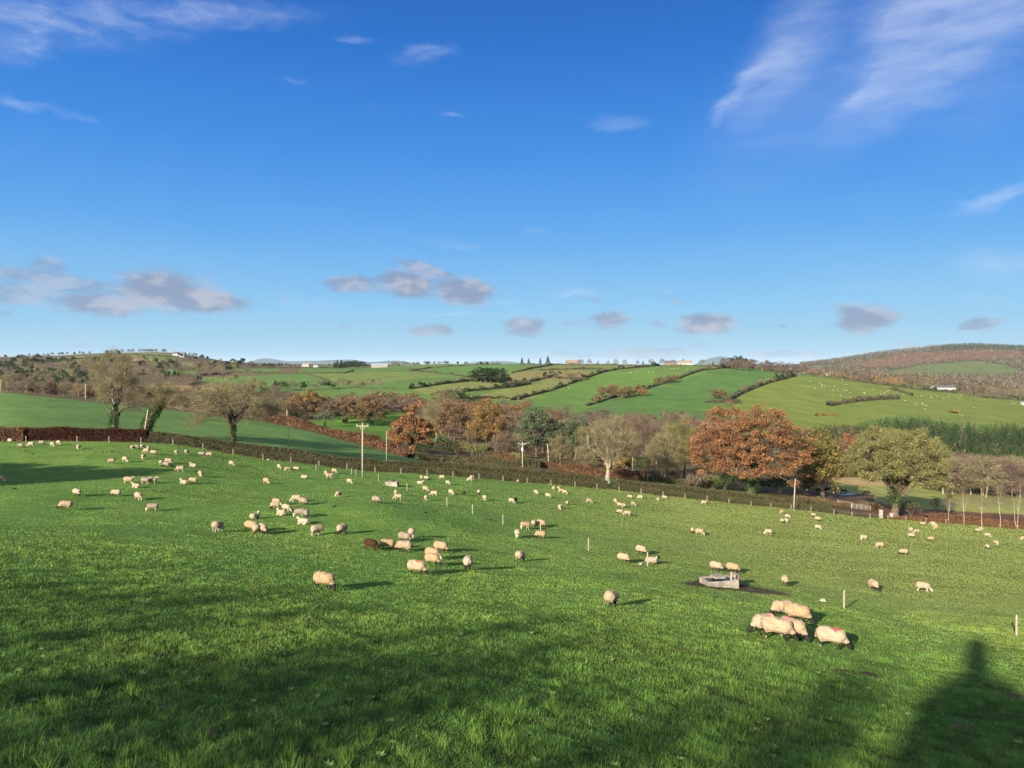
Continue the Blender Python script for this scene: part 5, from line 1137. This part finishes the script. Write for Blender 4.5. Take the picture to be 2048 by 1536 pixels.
# rows: cluster phrase -> (x, y, heading, pose, wool, face, optional own label)
FL = {
 'under the red hedge': [(20.5,886,330,'graze','white','black'),(42,895.5,350,'graze','grey','black'),(61.5,893,180,'graze','white','white'),(84,890,0,'graze','grey','black'),(105,892.6,330,'graze','cream','white'),(118,890,325,'graze','cream','mottled'),(157,898,280,'graze','white','white')],  # second from left: grey wool stands in for the shade on it
 'near the hedge corner': [(265,899,100,'graze','white','white'),(272.5,899,10,'graze','grey','black'),(285.5,897,80,'graze','white','mottled'),(297,900,300,'graze','grey','brown'),(292,906,175,'graze','cream','white'),(307.6,910,0,'graze','cream','black'),(286.7,917.7,275,'graze','cream','white'),(354,909,90,'graze','white','white'),(373.6,908,80,'graze','white','mottled'),(403.4,910,0,'lie','grey','black'),(417.3,912.5,190,'graze','cream','white')],
 'around the shadow band': [(223.5,927.5,0,'stand','grey','black'),(250.6,924,330,'graze','cream','white'),(323.4,930,95,'graze','white','white'),(331,934,175,'turn','grey','black'),(337,927,10,'graze','cream','white'),(341,933.5,330,'graze','cream','black'),(385.5,933.5,180,'lie','cream','white'),(359,943,200,'graze','cream','mottled'),(463,931,335,'graze','cream','white')],
 'left of the middle posts': [(401,953,300,'graze','cream','white'),(384.5,967,185,'graze','buff','white'),(367,967.3,170,'lie','cream','white'),(257.4,967,10,'stand','cream','white'),(291,967.5,0,'stand','grey','white'),(305.6,967,5,'stand','grey','white'),(271.7,975.5,170,'lie','cream','white')],
 'in the left foreground row': [(153.8,992,332,'graze','white','black'),(230.7,993,182,'graze','white','black'),(276.8,1000,320,'graze','cream','mottled'),(129,1019,200,'graze','cream','black'),(303.5,1022,195,'turn','grey','white'),(3,963.5,330,'graze','cream','white')],
 'near the lane fence': [(558.5,937.5,310,'graze','cream','white'),(574.3,942,215,'graze','cream','white'),(592.8,939.4,0,'lie','white','black'),(532.9,967,330,'graze','buff','white'),(609,957,0,'lie','white','black'),(652,950,300,'graze','cream','white'),(658.4,956.5,20,'stand','cream','white'),(668.7,945.5,350,'graze','cream','white'),(699.4,967,330,'graze','cream','white')],
 'in the left-hand huddle': [(591.7,1004,180,'graze','cream','white'),(607,1010,330,'graze','grey','black'),(553.8,1011,335,'graze','buff','white'),(548.7,1018,200,'turn','cream','black'),(573,1022.5,335,'graze','white','white'),(562,1030.5,150,'lie','cream','white'),(510,1038,70,'lie','white','white'),(598,1033,185,'turn','grey','white'),(612.3,1035,285,'graze','grey','black'),(606,1048.5,170,'lie','white','white')],
 'in the mid-left row': [(434.9,1063.5,75,'graze','cream','white'),(503,1063,340,'graze','buff','black'),(513,1068,100,'turn','cream','black'),(525,1068.5,310,'graze','cream','black'),(631.7,1071,230,'turn','cream','mottled'),(682.6,1069,250,'graze','cream','black'),(676.4,994,250,'graze','cream','white')],
 'in the cluster by the brown sheep': [(742,1100,335,'graze','brown','brown','dark brown sheep with lowered head, nose to nose with a pale sheep'),(771.2,1099,195,'graze','buff','black'),(809,1084,345,'graze','grey','black'),(805,1104,188,'graze','cream','black','cream sheep with reddish stained neck right of the dark brown sheep','neck'),(823.5,1075,90,'graze','cream','white'),(882,1105,338,'graze','buff','black')],
 'in the centre foreground': [(865.6,1119,330,'graze','buff','white','buff sheep directly behind a black-faced one, centre of the pasture'),(865.6,1131,335,'graze','buff','black','buff black-faced sheep overlapping the buff sheep behind it'),(834,1149.5,340,'graze','cream','black','cream sheep with a red mark on its shoulder, turned right','shoulder'),(935.3,1140,272,'graze','white','black','white sheep facing the camera with its dark face in the grass'),(649,1178,340,'graze','buff','black','large buff sheep with black face grazing alone at left foreground'),(1040,1123,60,'graze','cream','black','cream sheep seen from behind, grazing alone in the centre'),(1222,1213.5,58,'graze','cream','black','cream sheep seen from behind with tail down, alone left of the near huddle')],
 'behind the far trough': [(842.6,958,110,'graze','cream','white'),(852.9,960,350,'turn','cream','black'),(883.4,958,170,'graze','cream','mottled'),(840.6,968,350,'lie','white','white'),(896,969,320,'graze','white','white'),(939,962.5,200,'graze','white','white'),(944,958,40,'graze','white','mottled'),(1035.8,966,280,'graze','grey','black')],
 'around the single black sheep': [(851.2,982.5,325,'graze','cream','white'),(867.2,992,182,'graze','white','white'),(902.5,989,310,'graze','white','white'),(928.8,991.5,95,'graze','black','black','coal-black sheep seen end-on among white ones'),(957.5,989,268,'graze','white','black'),(969.8,1000.5,290,'graze','white','mottled'),(852.3,1001,90,'graze','cream','white'),(791.8,990.5,95,'graze','cream','white'),(794.8,999,188,'graze','cream','white'),(752.8,1006.5,340,'graze','grey','black')],
 'right of the crows': [(1023.5,1006,330,'graze','cream','white'),(1030,1005.5,70,'graze','black','black','black sheep half hidden behind a cream sheep'),(1072.3,988,305,'graze','white','white'),(1096.3,995,332,'graze','white','mottled'),(1134.7,1010,250,'turn','white','black'),(1120.3,1019,240,'turn','white','white'),(1178,1006,355,'graze','grey','white')],
 'below the transformer pole': [(1107,980,95,'graze','cream','white'),(1117.3,980,275,'graze','white','black'),(1122,985.5,0,'graze','buff','white'),(1130,988,335,'graze','cream','white')],
 'around the short mid-field post': [(1048,1058,205,'turn','buff','white'),(1068.6,1053.5,60,'turn','cream','black'),(1082,1053.5,330,'graze','buff','black'),(1034.8,1075,275,'graze','white','white'),(1079,1077,184,'graze','buff','black')],
 'below the yellowish bare tree': [(1230.6,1005,280,'graze','white','white'),(1239.4,1013.5,330,'graze','cream','white'),(1247,1014.5,310,'graze','cream','black'),(1266.7,1011,310,'graze','grey','white'),(1238.4,1028,190,'graze','cream','black'),(1253.4,1031,182,'graze','cream','white'),(1259,997,180,'graze','white','black'),(1279.4,998,165,'graze','white','white'),(1315.9,1002,90,'graze','white','white'),(1329,998,340,'graze','cream','mottled'),(1407.6,1008.5,5,'stand','white','white')],
 'left of the concrete trough': [(1385,1066,255,'graze','cream','black'),(1399,1069.5,338,'graze','buff','white'),(1247.6,1125,328,'graze','cream','black'),(1283,1108.5,308,'graze','cream','black'),(1304,1127,10,'lie','white','black','lying sheep with a raised black head behind a post')],
 'by the concrete trough': [(1433,1142,320,'graze','cream','black'),(1466,1145,332,'graze','buff','black'),(1471,1170,265,'graze','grey','black','dark-faced sheep in shade at the right end of the concrete trough'),(1570,1171,250,'turn','cream','black')],
 'in front of the orange oak': [(1535.5,1069,188,'graze','white','white'),(1563,1027,215,'graze','buff','white'),(1575.2,1036,318,'graze','white','white'),(1564.5,1045.5,265,'graze','white','black'),(1572.5,1045.5,85,'graze','white','white'),(1627,1033,338,'graze','cream','black'),(1635.3,1041.5,328,'graze','cream','black'),(1636.2,1058.5,325,'graze','white','white')],
 'in the right-hand herd': [(1725.8,1080,190,'turn','white','white'),(1758,1096,190,'graze','cream','mottled'),(1805.8,1109.5,182,'graze','cream','black'),(1821,1063,95,'graze','white','white'),(1832.5,1066,186,'graze','buff','white'),(1823,1075.5,335,'graze','cream','black'),(1860.6,1082,186,'graze','buff','black'),(1846,1049,350,'lie','cream','black'),(1864.7,1049.5,180,'graze','cream','white'),(1869.5,1054,340,'graze','cream','white'),(1871,1058.5,190,'turn','buff','white')],
 'at the far right edge': [(1955,1064,184,'graze','white','black'),(1962,1061,95,'graze','cream','white'),(1975,1074,332,'graze','cream','white'),(1992.5,1090,270,'graze','cream','white'),(1974.5,1098,250,'turn','white','black'),(2046,1080,190,'graze','cream','white')],
 'on the right foreground slope': [(1748.6,1181,268,'graze','cream','black','cream sheep facing forward, dark face down, left of the straight-backed one'),(1847,1183,335,'graze','cream','white','white-faced cream sheep grazing right, alone on the right slope')],
 'in the nearest huddle': [(1562,1234,186,'graze','cream','black','rearmost sheep of the near huddle, turned left with black face'),(1596,1245,328,'graze','buff','black','sheep of the near huddle furthest right at the back, grazing right'),(1524,1269,205,'graze','white','black','leftmost sheep of the near huddle with a faint red back stain','rump'),(1556,1279.5,332,'graze','cream','black','frontmost sheep of the near huddle, grazing right'),(1588,1280,305,'graze','cream','black','sheep of the near huddle squeezed between two, with faint red mark','rump'),(1664,1297,332,'graze','white','black','big cream sheep with a bright pink paint mark on its back','back')],
}
def sheep_all():
    i = 0
    for ph, rows in FL.items():
        rows = sorted(rows, key=lambda q: q[0]); gen = [q for q in rows if len(q) < 7]; n = len(gen); k = 0
        for q in rows:
            x, y, hd, pose, wool, face = q[:6]; i += 1
            if len(q) > 6: lb = q[6]
            else:
                k += 1; verb = {'graze': 'grazing', 'turn': 'grazing', 'stand': 'standing', 'lie': 'lying'}[pose]; col = {'cream':'cream','buff':'buff','grey':'greyish','white':'pale'}[wool]
                lb = f"{col} sheep {verb} {ph}, {ordn(k)} of {NUMW[n]} ordinary ones from left" if n > 1 else f"{col} sheep {verb} {ph}"
                if len(lb.split()) > 15: lb = lb.replace('ordinary ones ', '')
            add_sheep(x, y, hd, pose, wool, face, lb, 'sheep '+ph, mark=q[7] if len(q) > 7 else None, seed=(i*7) % 4, scale=(1.17 if ph == 'in the nearest huddle' else 1.02 if y > 1040 else .94)+.05*math.sin(i*2.3))
sheep_all()
# sheep far off on the hills: little more than white specks
HS = {'high on the pale sheep hill': [(338,415),(375,470),(415,427),(430,443),(435,460),(452,458),(533,450),(518,485),(558,482),(607,442),(628,441),(610,487),(628,489),(655,506),(580,528),(660,542),(597,400)],
      'mid-slope on the sheep hill': [(768,505),(775,513),(838,475),(900,520),(930,505),(955,495),(970,487),(1085,516),(1030,500)],
      'low on the sheep hill': [(1095,570),(1185,597),(1225,529),(1233,590),(1240,597),(1265,607),(1255,637),(1298,540),(1312,541),(1353,536),(1405,547),(1443,540),(1513,533),(1545,527),(1533,547),(1645,625),(1550,683),(1530,676),(1950,585),(1970,590)]}
HS2 = {'on the bright central hill field': [(940,345),(955,345),(998,337),(1095,340),(1118,345),(1130,330),(1160,298),(1280,315),(1298,313),(1330,310),(1400,323)], 'on the yellow-green strip': [(420,408),(452,470)]}
rr = random.Random(4)
for off, D_ in ((1536, HS), (1024, HS2)):
    for ph, rows in D_.items():
        for k, (a, b) in enumerate(sorted(rows)):
            add_sheep(off+a/4, 660+b/4, rr.choice([0, 180, 330, 200, 20, 160]), 'graze', 'white', 'white', f'tiny white sheep {ph}, {ordn(k+1)} of {NUMW[len(rows)]} from left', 'sheep '+ph, seed=0, scale=1.12, y0=470, y1=1100)

# cattle by the wet patch
def cow_mesh(seed):
    c = [((-.75,0,1.02),(.55,0,1.05),.34,.33,.9),((-.8,0,1.15),(.5,0,1.2),.22,.2,.9),((.5,0,1.12),(.95,0,1.0),.26,.17,.8),((.95,0,.98),(1.35,0,.72),.15,.09,.8),((-.98,0,1.2),(-1.06,0,.55),.04,.035),((1.0,.12,1.1),(1.02,.27,1.08),.04,.03),((1.0,-.12,1.1),(1.02,-.27,1.08),.04,.03)]
    for x, y in ((.5,.2),(.5,-.2)): c += [((x,y,.9),(x,y,.5),.14,.08),((x,y,.5),(x,y,.04),.065,.06)]
    for x, y in ((-.8,.2),(-.8,-.2)): c += [((x,y,1.0),(x+.08,y,.62),.2,.1),((x+.08,y,.62),(x-.06,y,.5),.08,.06),((x-.06,y,.5),(x,y,.04),.06,.06)]
    m = remesh(c, .045, 'cow'); vcol(m, lambda co: np.tile((.016,.014,.014), (len(co), 1))); m.materials.clear(); m.materials.append(M_HIDE); return m
CM = cow_mesh(0); W2 = vcol(CM.copy(), lambda co: np.where((vnoise(co[:, 0]*2.2, co[:, 2]*2.2, 9) > .55)[:, None], np.array([.5,.45,.42]), np.array([.05,.02,.015])))
W2.materials.clear(); W2.materials.append(M_HIDE)
for x, y, hd, me, lb in ((1638,987,180,CM,'black cow at the left end of the cattle group, partly behind the hedge'),(1655,985,10,CM,'black cow second from left in the cattle group'),(1668,988,260,W2,'reddish and white cow in the middle of the black cattle'),(1676,986.5,190,CM,'black cow just right of the reddish and white cow'),(1687,988.5,340,CM,'black cow at the right end of the cattle group'),(1733,991,0,CM,'single black cow standing apart left of the big olive-green tree')):
    o = inst('cow', me, None, at(x, y, 212, 400), math.radians(hd), (1.15,)*3); tag(o, lb, 'cow', 'cattle beside the wet patch')
pu = at(1680, 989, 212, 400); g = G(); th = np.linspace(0, 2*math.pi, 26)[:-1]
g.add([(pu[0]+math.cos(a)*5*(1+.2*math.sin(3*a)), pu[1]+math.sin(a)*2, float(H(pu[0], pu[1]))+.12) for a in th]+[(pu[0], pu[1], float(H(pu[0], pu[1]))+.12)], T=[(k, (k+1) % 25, 25) for k in range(25)])
tag(g.build('puddle', mat('standing_water', (.05,.06,.07), rough=.25, spec=.4)), kind='structure')

# crows
def crow_mesh(pose):
    c = [((-.10,0,.15),(.08,0,.17),.062,.058,.85),((.08,0,.18),(.15,0,.24 if pose else .14),.05,.036),((.15,0,.24 if pose else .14),(.19,0,.245 if pose else .12),.036,.026),((.19,0,.243 if pose else .12),(.25,0,.235 if pose else .08),.014,.007),((-.10,0,.15),(-.26,0,.11),.045,.022,1.0),((.0,.03,.11),(.01,.035,.01),.014,.011),((.0,-.03,.11),(.01,-.035,.01),.014,.011),((.01,.035,.012),(.05,.035,.01),.011,.009),((.01,-.035,.012),(.05,-.035,.01),.011,.009)]
    m = remesh(c, .012, 'crow'); m.materials.clear(); m.materials.append(M_CROW); return m
CR = [crow_mesh(0), crow_mesh(1)]
CROWS = [(20,897,'near the red hedge'),(50,904,'near the red hedge'),(65,910,'near the red hedge'),(173,916,'left of the hedge corner'),(206,906,'left of the hedge corner'),(224,905.5,'left of the hedge corner'),(229,906,'left of the hedge corner'),(315,919,'in the shadow band'),(415,938.5,'in the shadow band'),(28,981,'at the left edge'),(415,938,''),
 (554,948,'near the lane fence'),(656.5,961.8,'near the lane fence'),(801,953,'behind the far trough'),(814,963,'behind the far trough'),(650,1007,'right of the left-hand huddle'),(669,1016,'right of the left-hand huddle'),(770,987.5,'below the far trough'),(790,1016,'below the far trough'),(852,1028.5,'mid-pasture'),(908.5,1030.5,'mid-pasture'),(908,1015,'mid-pasture'),(971.5,1040,'beside the diagonal posts'),(981,1043,'beside the diagonal posts'),(312,984.5,'in the left foreground')]
byp = {}
for c_ in CROWS:
    if c_[2]: byp.setdefault(c_[2], []).append(c_)
for ph, rows in byp.items():
    rows = sorted(set(rows))
    for k, (x, y, _) in enumerate(rows):
        o = inst('crow', CR[k % 2], None, at(x, y, 7, 200), x*1.7 % 6.28, (1.25,)*3); tag(o, f'black crow on the grass {ph}'+(f', {ordn(k+1)} of {NUMW[len(rows)]} from left' if len(rows) > 1 else ''), 'crow', 'crows scattered over the pasture')
o = inst('crow', CR[1], None, T2+np.array([.3, 0, .76]), 2.5, (1.35,)*3); tag(o, 'black crow perched on the far concrete trough', 'crow', 'crows scattered over the pasture')

# ---------------------------------------------------------------- grass: blades over the whole pasture, as many to the square metre as can be told apart
def grass(n_per_px=1.6):
    r = np.random.default_rng(99); X = []; Y = []
    rows = np.arange(880, 1545, 2.0)
    N_ = int(1060*768*.47*n_per_px); x = r.uniform(-40, 2088, N_); y = 875+r.uniform(0, 1, N_)**1.0*(1548-875)
    u = (x-CX)/F; iu = np.clip(np.interp(u, ug, np.arange(len(ug))).round().astype(int), 0, len(ug)-1)
    # invert row -> depth column by column on the grid
    order = np.argsort(iu, kind='stable'); x = x[order]; y = y[order]; u = u[order]; iu = iu[order]; D = np.zeros(N_); bounds = np.searchsorted(iu, np.arange(len(ug)+1))
    for k in range(len(ug)):
        a, b = bounds[k], bounds[k+1]
        if a == b: continue
        py = HY-F*ZG[k]/yv; m = yv < E[k, 0]+1.5; pp = py[m][::-1]; dd = yv[m][::-1]; pp = np.maximum.accumulate(pp); D[a:b] = np.interp(y[a:b], pp, dd, left=-1)
    ok = (D > 6.3); D = D[ok]; u = u[ok]; y = y[ok]; D = D*(1+r.normal(size=len(D))*.006); Xw = u*D; Z = H(Xw, D); n = len(D)
    t1 = fbm(Xw/.55, D/.55, 3, 41); t2 = fbm(Xw/2.6, D/2.6, 3, 43); t3 = fbm(Xw/14, D/14, 3, 47)
    px = D/740.0                                        # metres per rendered pixel
    h = np.clip(.035+.11*t1*np.clip(t2*1.5, .4, 1.4), .03, .22)*np.where(D < 30, 1.25, 1.0)*r.uniform(.6, 1.35, n)
    rm = r.uniform(size=n); longb = (rm > .985) & (D < 40); h[longb] *= 1.9
    h *= 1-.42*np.clip((u*D+6)/30, 0, 1)*np.clip((D-25)/25, 0, 1); w = np.maximum(.0042, px*.30)*r.uniform(.7, 1.3, n); h = np.maximum(h*np.where(D > 50, .8, 1), px*.42)
    muddy = np.zeros(n, bool); xx = CX+F*u
    for p_ in MUD: muddy |= inpoly(xx+r.normal(size=n)*4, HY-F*Z/D+r.normal(size=n)*1.2, p_)
    drop = muddy & (r.uniform(size=n) < .93)
    a = r.uniform(0, 6.283, n); tilt = r.uniform(.15, .8, n); lx = np.cos(a); ly = np.sin(a)
    fk = np.clip((D-28)/35, 0, 1)*.92; sa = np.where(r.uniform(size=n) < fk, -ANTI+r.normal(size=n)*.55, a+math.pi/2+r.normal(size=n)*.5); sx = np.cos(sa)*w; sy = np.sin(sa)*w
    B = np.stack([Xw, D, Z-.01], 1); S = np.stack([sx, sy, np.zeros(n)], 1)
    Mi = B+np.stack([lx*h*tilt*.28, ly*h*tilt*.28, h*.62], 1); Tp = B+np.stack([lx*h*tilt, ly*h*tilt, h*(1.05-.35*tilt)], 1)
    V = np.stack([B-S, B+S, Mi+S*.8, Mi-S*.8, Tp], 1)
    hue = np.clip((t3-.5)*1.6+(t2-.5)*1.2+r.normal(size=n)*.30, -1, 1)[:, None]
    g0 = np.array([.100, .205, .034]); gy = np.array([.19, .275, .05]); gb_ = np.array([.066, .145, .030])
    far = np.clip((D-35)/60, 0, 1)[:, None]; c = np.where(hue > 0, g0*(1-hue)+gy*hue, g0*(1+hue)-gb_*hue)*(1+r.uniform(-.28, .28, (n, 1))*(1-far*.7)); c = c*(1+(1-far)*1.5*(t1[:, None]-.5))*(1+.5*(fbm(Xw/5+3, D/2.2, 3, 53)[:, None]-.5))
    # yellower on the right-hand slope; its brighter light is painted into the blade colour
    ky0 = 0; ky = np.clip((u*D+6)/40, 0, 1)[:, None]*np.clip((D-22)/40, 0, 1)[:, None]; c = c*(1-ky*.66)+np.array([.265, .30, .075])*ky*.66*(.72+.56*fbm(Xw/7+9, D/3.2, 3, 61)[:, None])*r.uniform(.8, 1.2, (n, 1))
    dead = (r.uniform(size=n) < .022); c[dead] = np.array([.30, .24, .10])
    keep = ~drop; V = V[keep].reshape(-1, 3); c = c[keep]; n = len(c); i = np.arange(n)[:, None]*5
    tag(mk('grass', V, [(i+np.array([[3, 2, 4]])), (i+np.array([[0, 1, 2, 3]]))], [M_GRASS], np.repeat(c, 5, 0)), kind='stuff')
grass(3.4)

# broad weeds, tussocks and worm-cast earth close by
def tussocks():
    r = np.random.default_rng(5); g = G()
    for k in range(700):
        x = r.uniform(-60, 2100); y = 1180+380*r.uniform()**.6; p = at(x, min(y, 1545), 6.2, 60); n = int(r.uniform(18, 60)); c = p+np.concatenate([r.normal(size=(n, 2))*.07, np.zeros((n, 1))], 1)
        d = np.concatenate([r.normal(size=(n, 2))*.42, np.ones((n, 1))], 1); s = np.array([[.14, .25, .04], [.20, .31, .05], [.10, .21, .035]])
        L = r.uniform(.06, .16); leaves(g, c, L, s*r.uniform(.8, 1.3), r, aspect=.035, tri=True, dirs=d)
    return tag(g.build('grass_tussocks', M_GRASS), kind='stuff')
tussocks()
def weeds():
    r = np.random.default_rng(8); g = G()
    for k in range(90):
        p = at(r.uniform(-40, 2090), 1230+310*r.uniform()**.7, 6.2, 50); n = int(r.uniform(7, 13)); s = r.uniform(.05, .11); col = np.array([.16, .24, .06])*r.uniform(.8, 1.3)
        for j in range(n):
            a = j*2.4; d = np.array([math.cos(a), math.sin(a), .55+.5*r.uniform()]); d /= np.linalg.norm(d); sd = np.array([-math.sin(a), math.cos(a), 0])*s*.32; q = p+np.array([0, 0, .02])
            g.add([q-sd*.2, q+sd*.2, q+d*s+sd, q+d*s-sd, q+d*s*1.8+np.array([0, 0, -s*.2])], T=[(3, 2, 4)], Q=[(0, 1, 2, 3)], c=col*r.uniform(.85, 1.15))
    return tag(g.build('broad_leaved_weeds', M_GRASS), kind='stuff')
weeds()
r = np.random.default_rng(17)
for k, (x, y, s, lb) in enumerate([(2030,1398,.42,'rusty earth patch at the right edge inside the house shadow'),(1920,1458,.30,'rusty earth patch near the bottom of the house shadow'),(1737,1352,.34,'dark earth patch left of the house shadow, right one'),(1683,1346,.34,'dark earth patch left of the house shadow, left one'),(225,1495,.20,'reddish molehill at the bottom left'),(418,1470,.22,'reddish molehill right of the bottom left one'),(325,1417,.22,'brown molehill in the left foreground')]):
    bm = bmesh.new(); bmesh.ops.create_icosphere(bm, subdivisions=4, radius=1)
    for v in bm.verts: q = v.co; kk_ = 1+.5*(float(fbm(np.array([q.x*3+k]), np.array([q.y*3+q.z*2]), 3, k)[0])-.5); v.co = Vector((q.x*s*kk_, q.y*s*.8*kk_, max(q.z, -.3)*s*.28*kk_))
    me = bpy.data.meshes.new('molehill'); bm.to_mesh(me); bm.free(); me.materials.append(mat('earth', (.10,.055,.028) if lb[:3] in ('rus','red') else (.05,.038,.024), noise=[(14,.4)], bump=.8)); tag(inst('molehill', me, None, at(x, y, 6.2, 80), k), lb, 'molehill', 'earth patches in the near grass')

# ---------------------------------------------------------------- haze
g = G(); zt = 420.; g.box((0, 14000, (zt-110)/2), (90000, 92000, zt+110)); hz = mk('haze', *g.arr()[:2], [bpy.data.materials.new('haze')])
m = hz.data.materials[0]; m.use_nodes = True; t = m.node_tree; t.nodes.remove(t.nodes['Principled BSDF'])
v = t.nodes.new('ShaderNodeVolumePrincipled'); v.inputs['Color'].default_value = (.62, .82, 1, 1); v.inputs['Density'].default_value = 2.1e-5; v.inputs['Anisotropy'].default_value = 0.0
t.links.new(v.outputs[0], t.nodes['Material Output'].inputs['Volume']); tag(hz, kind='stuff')
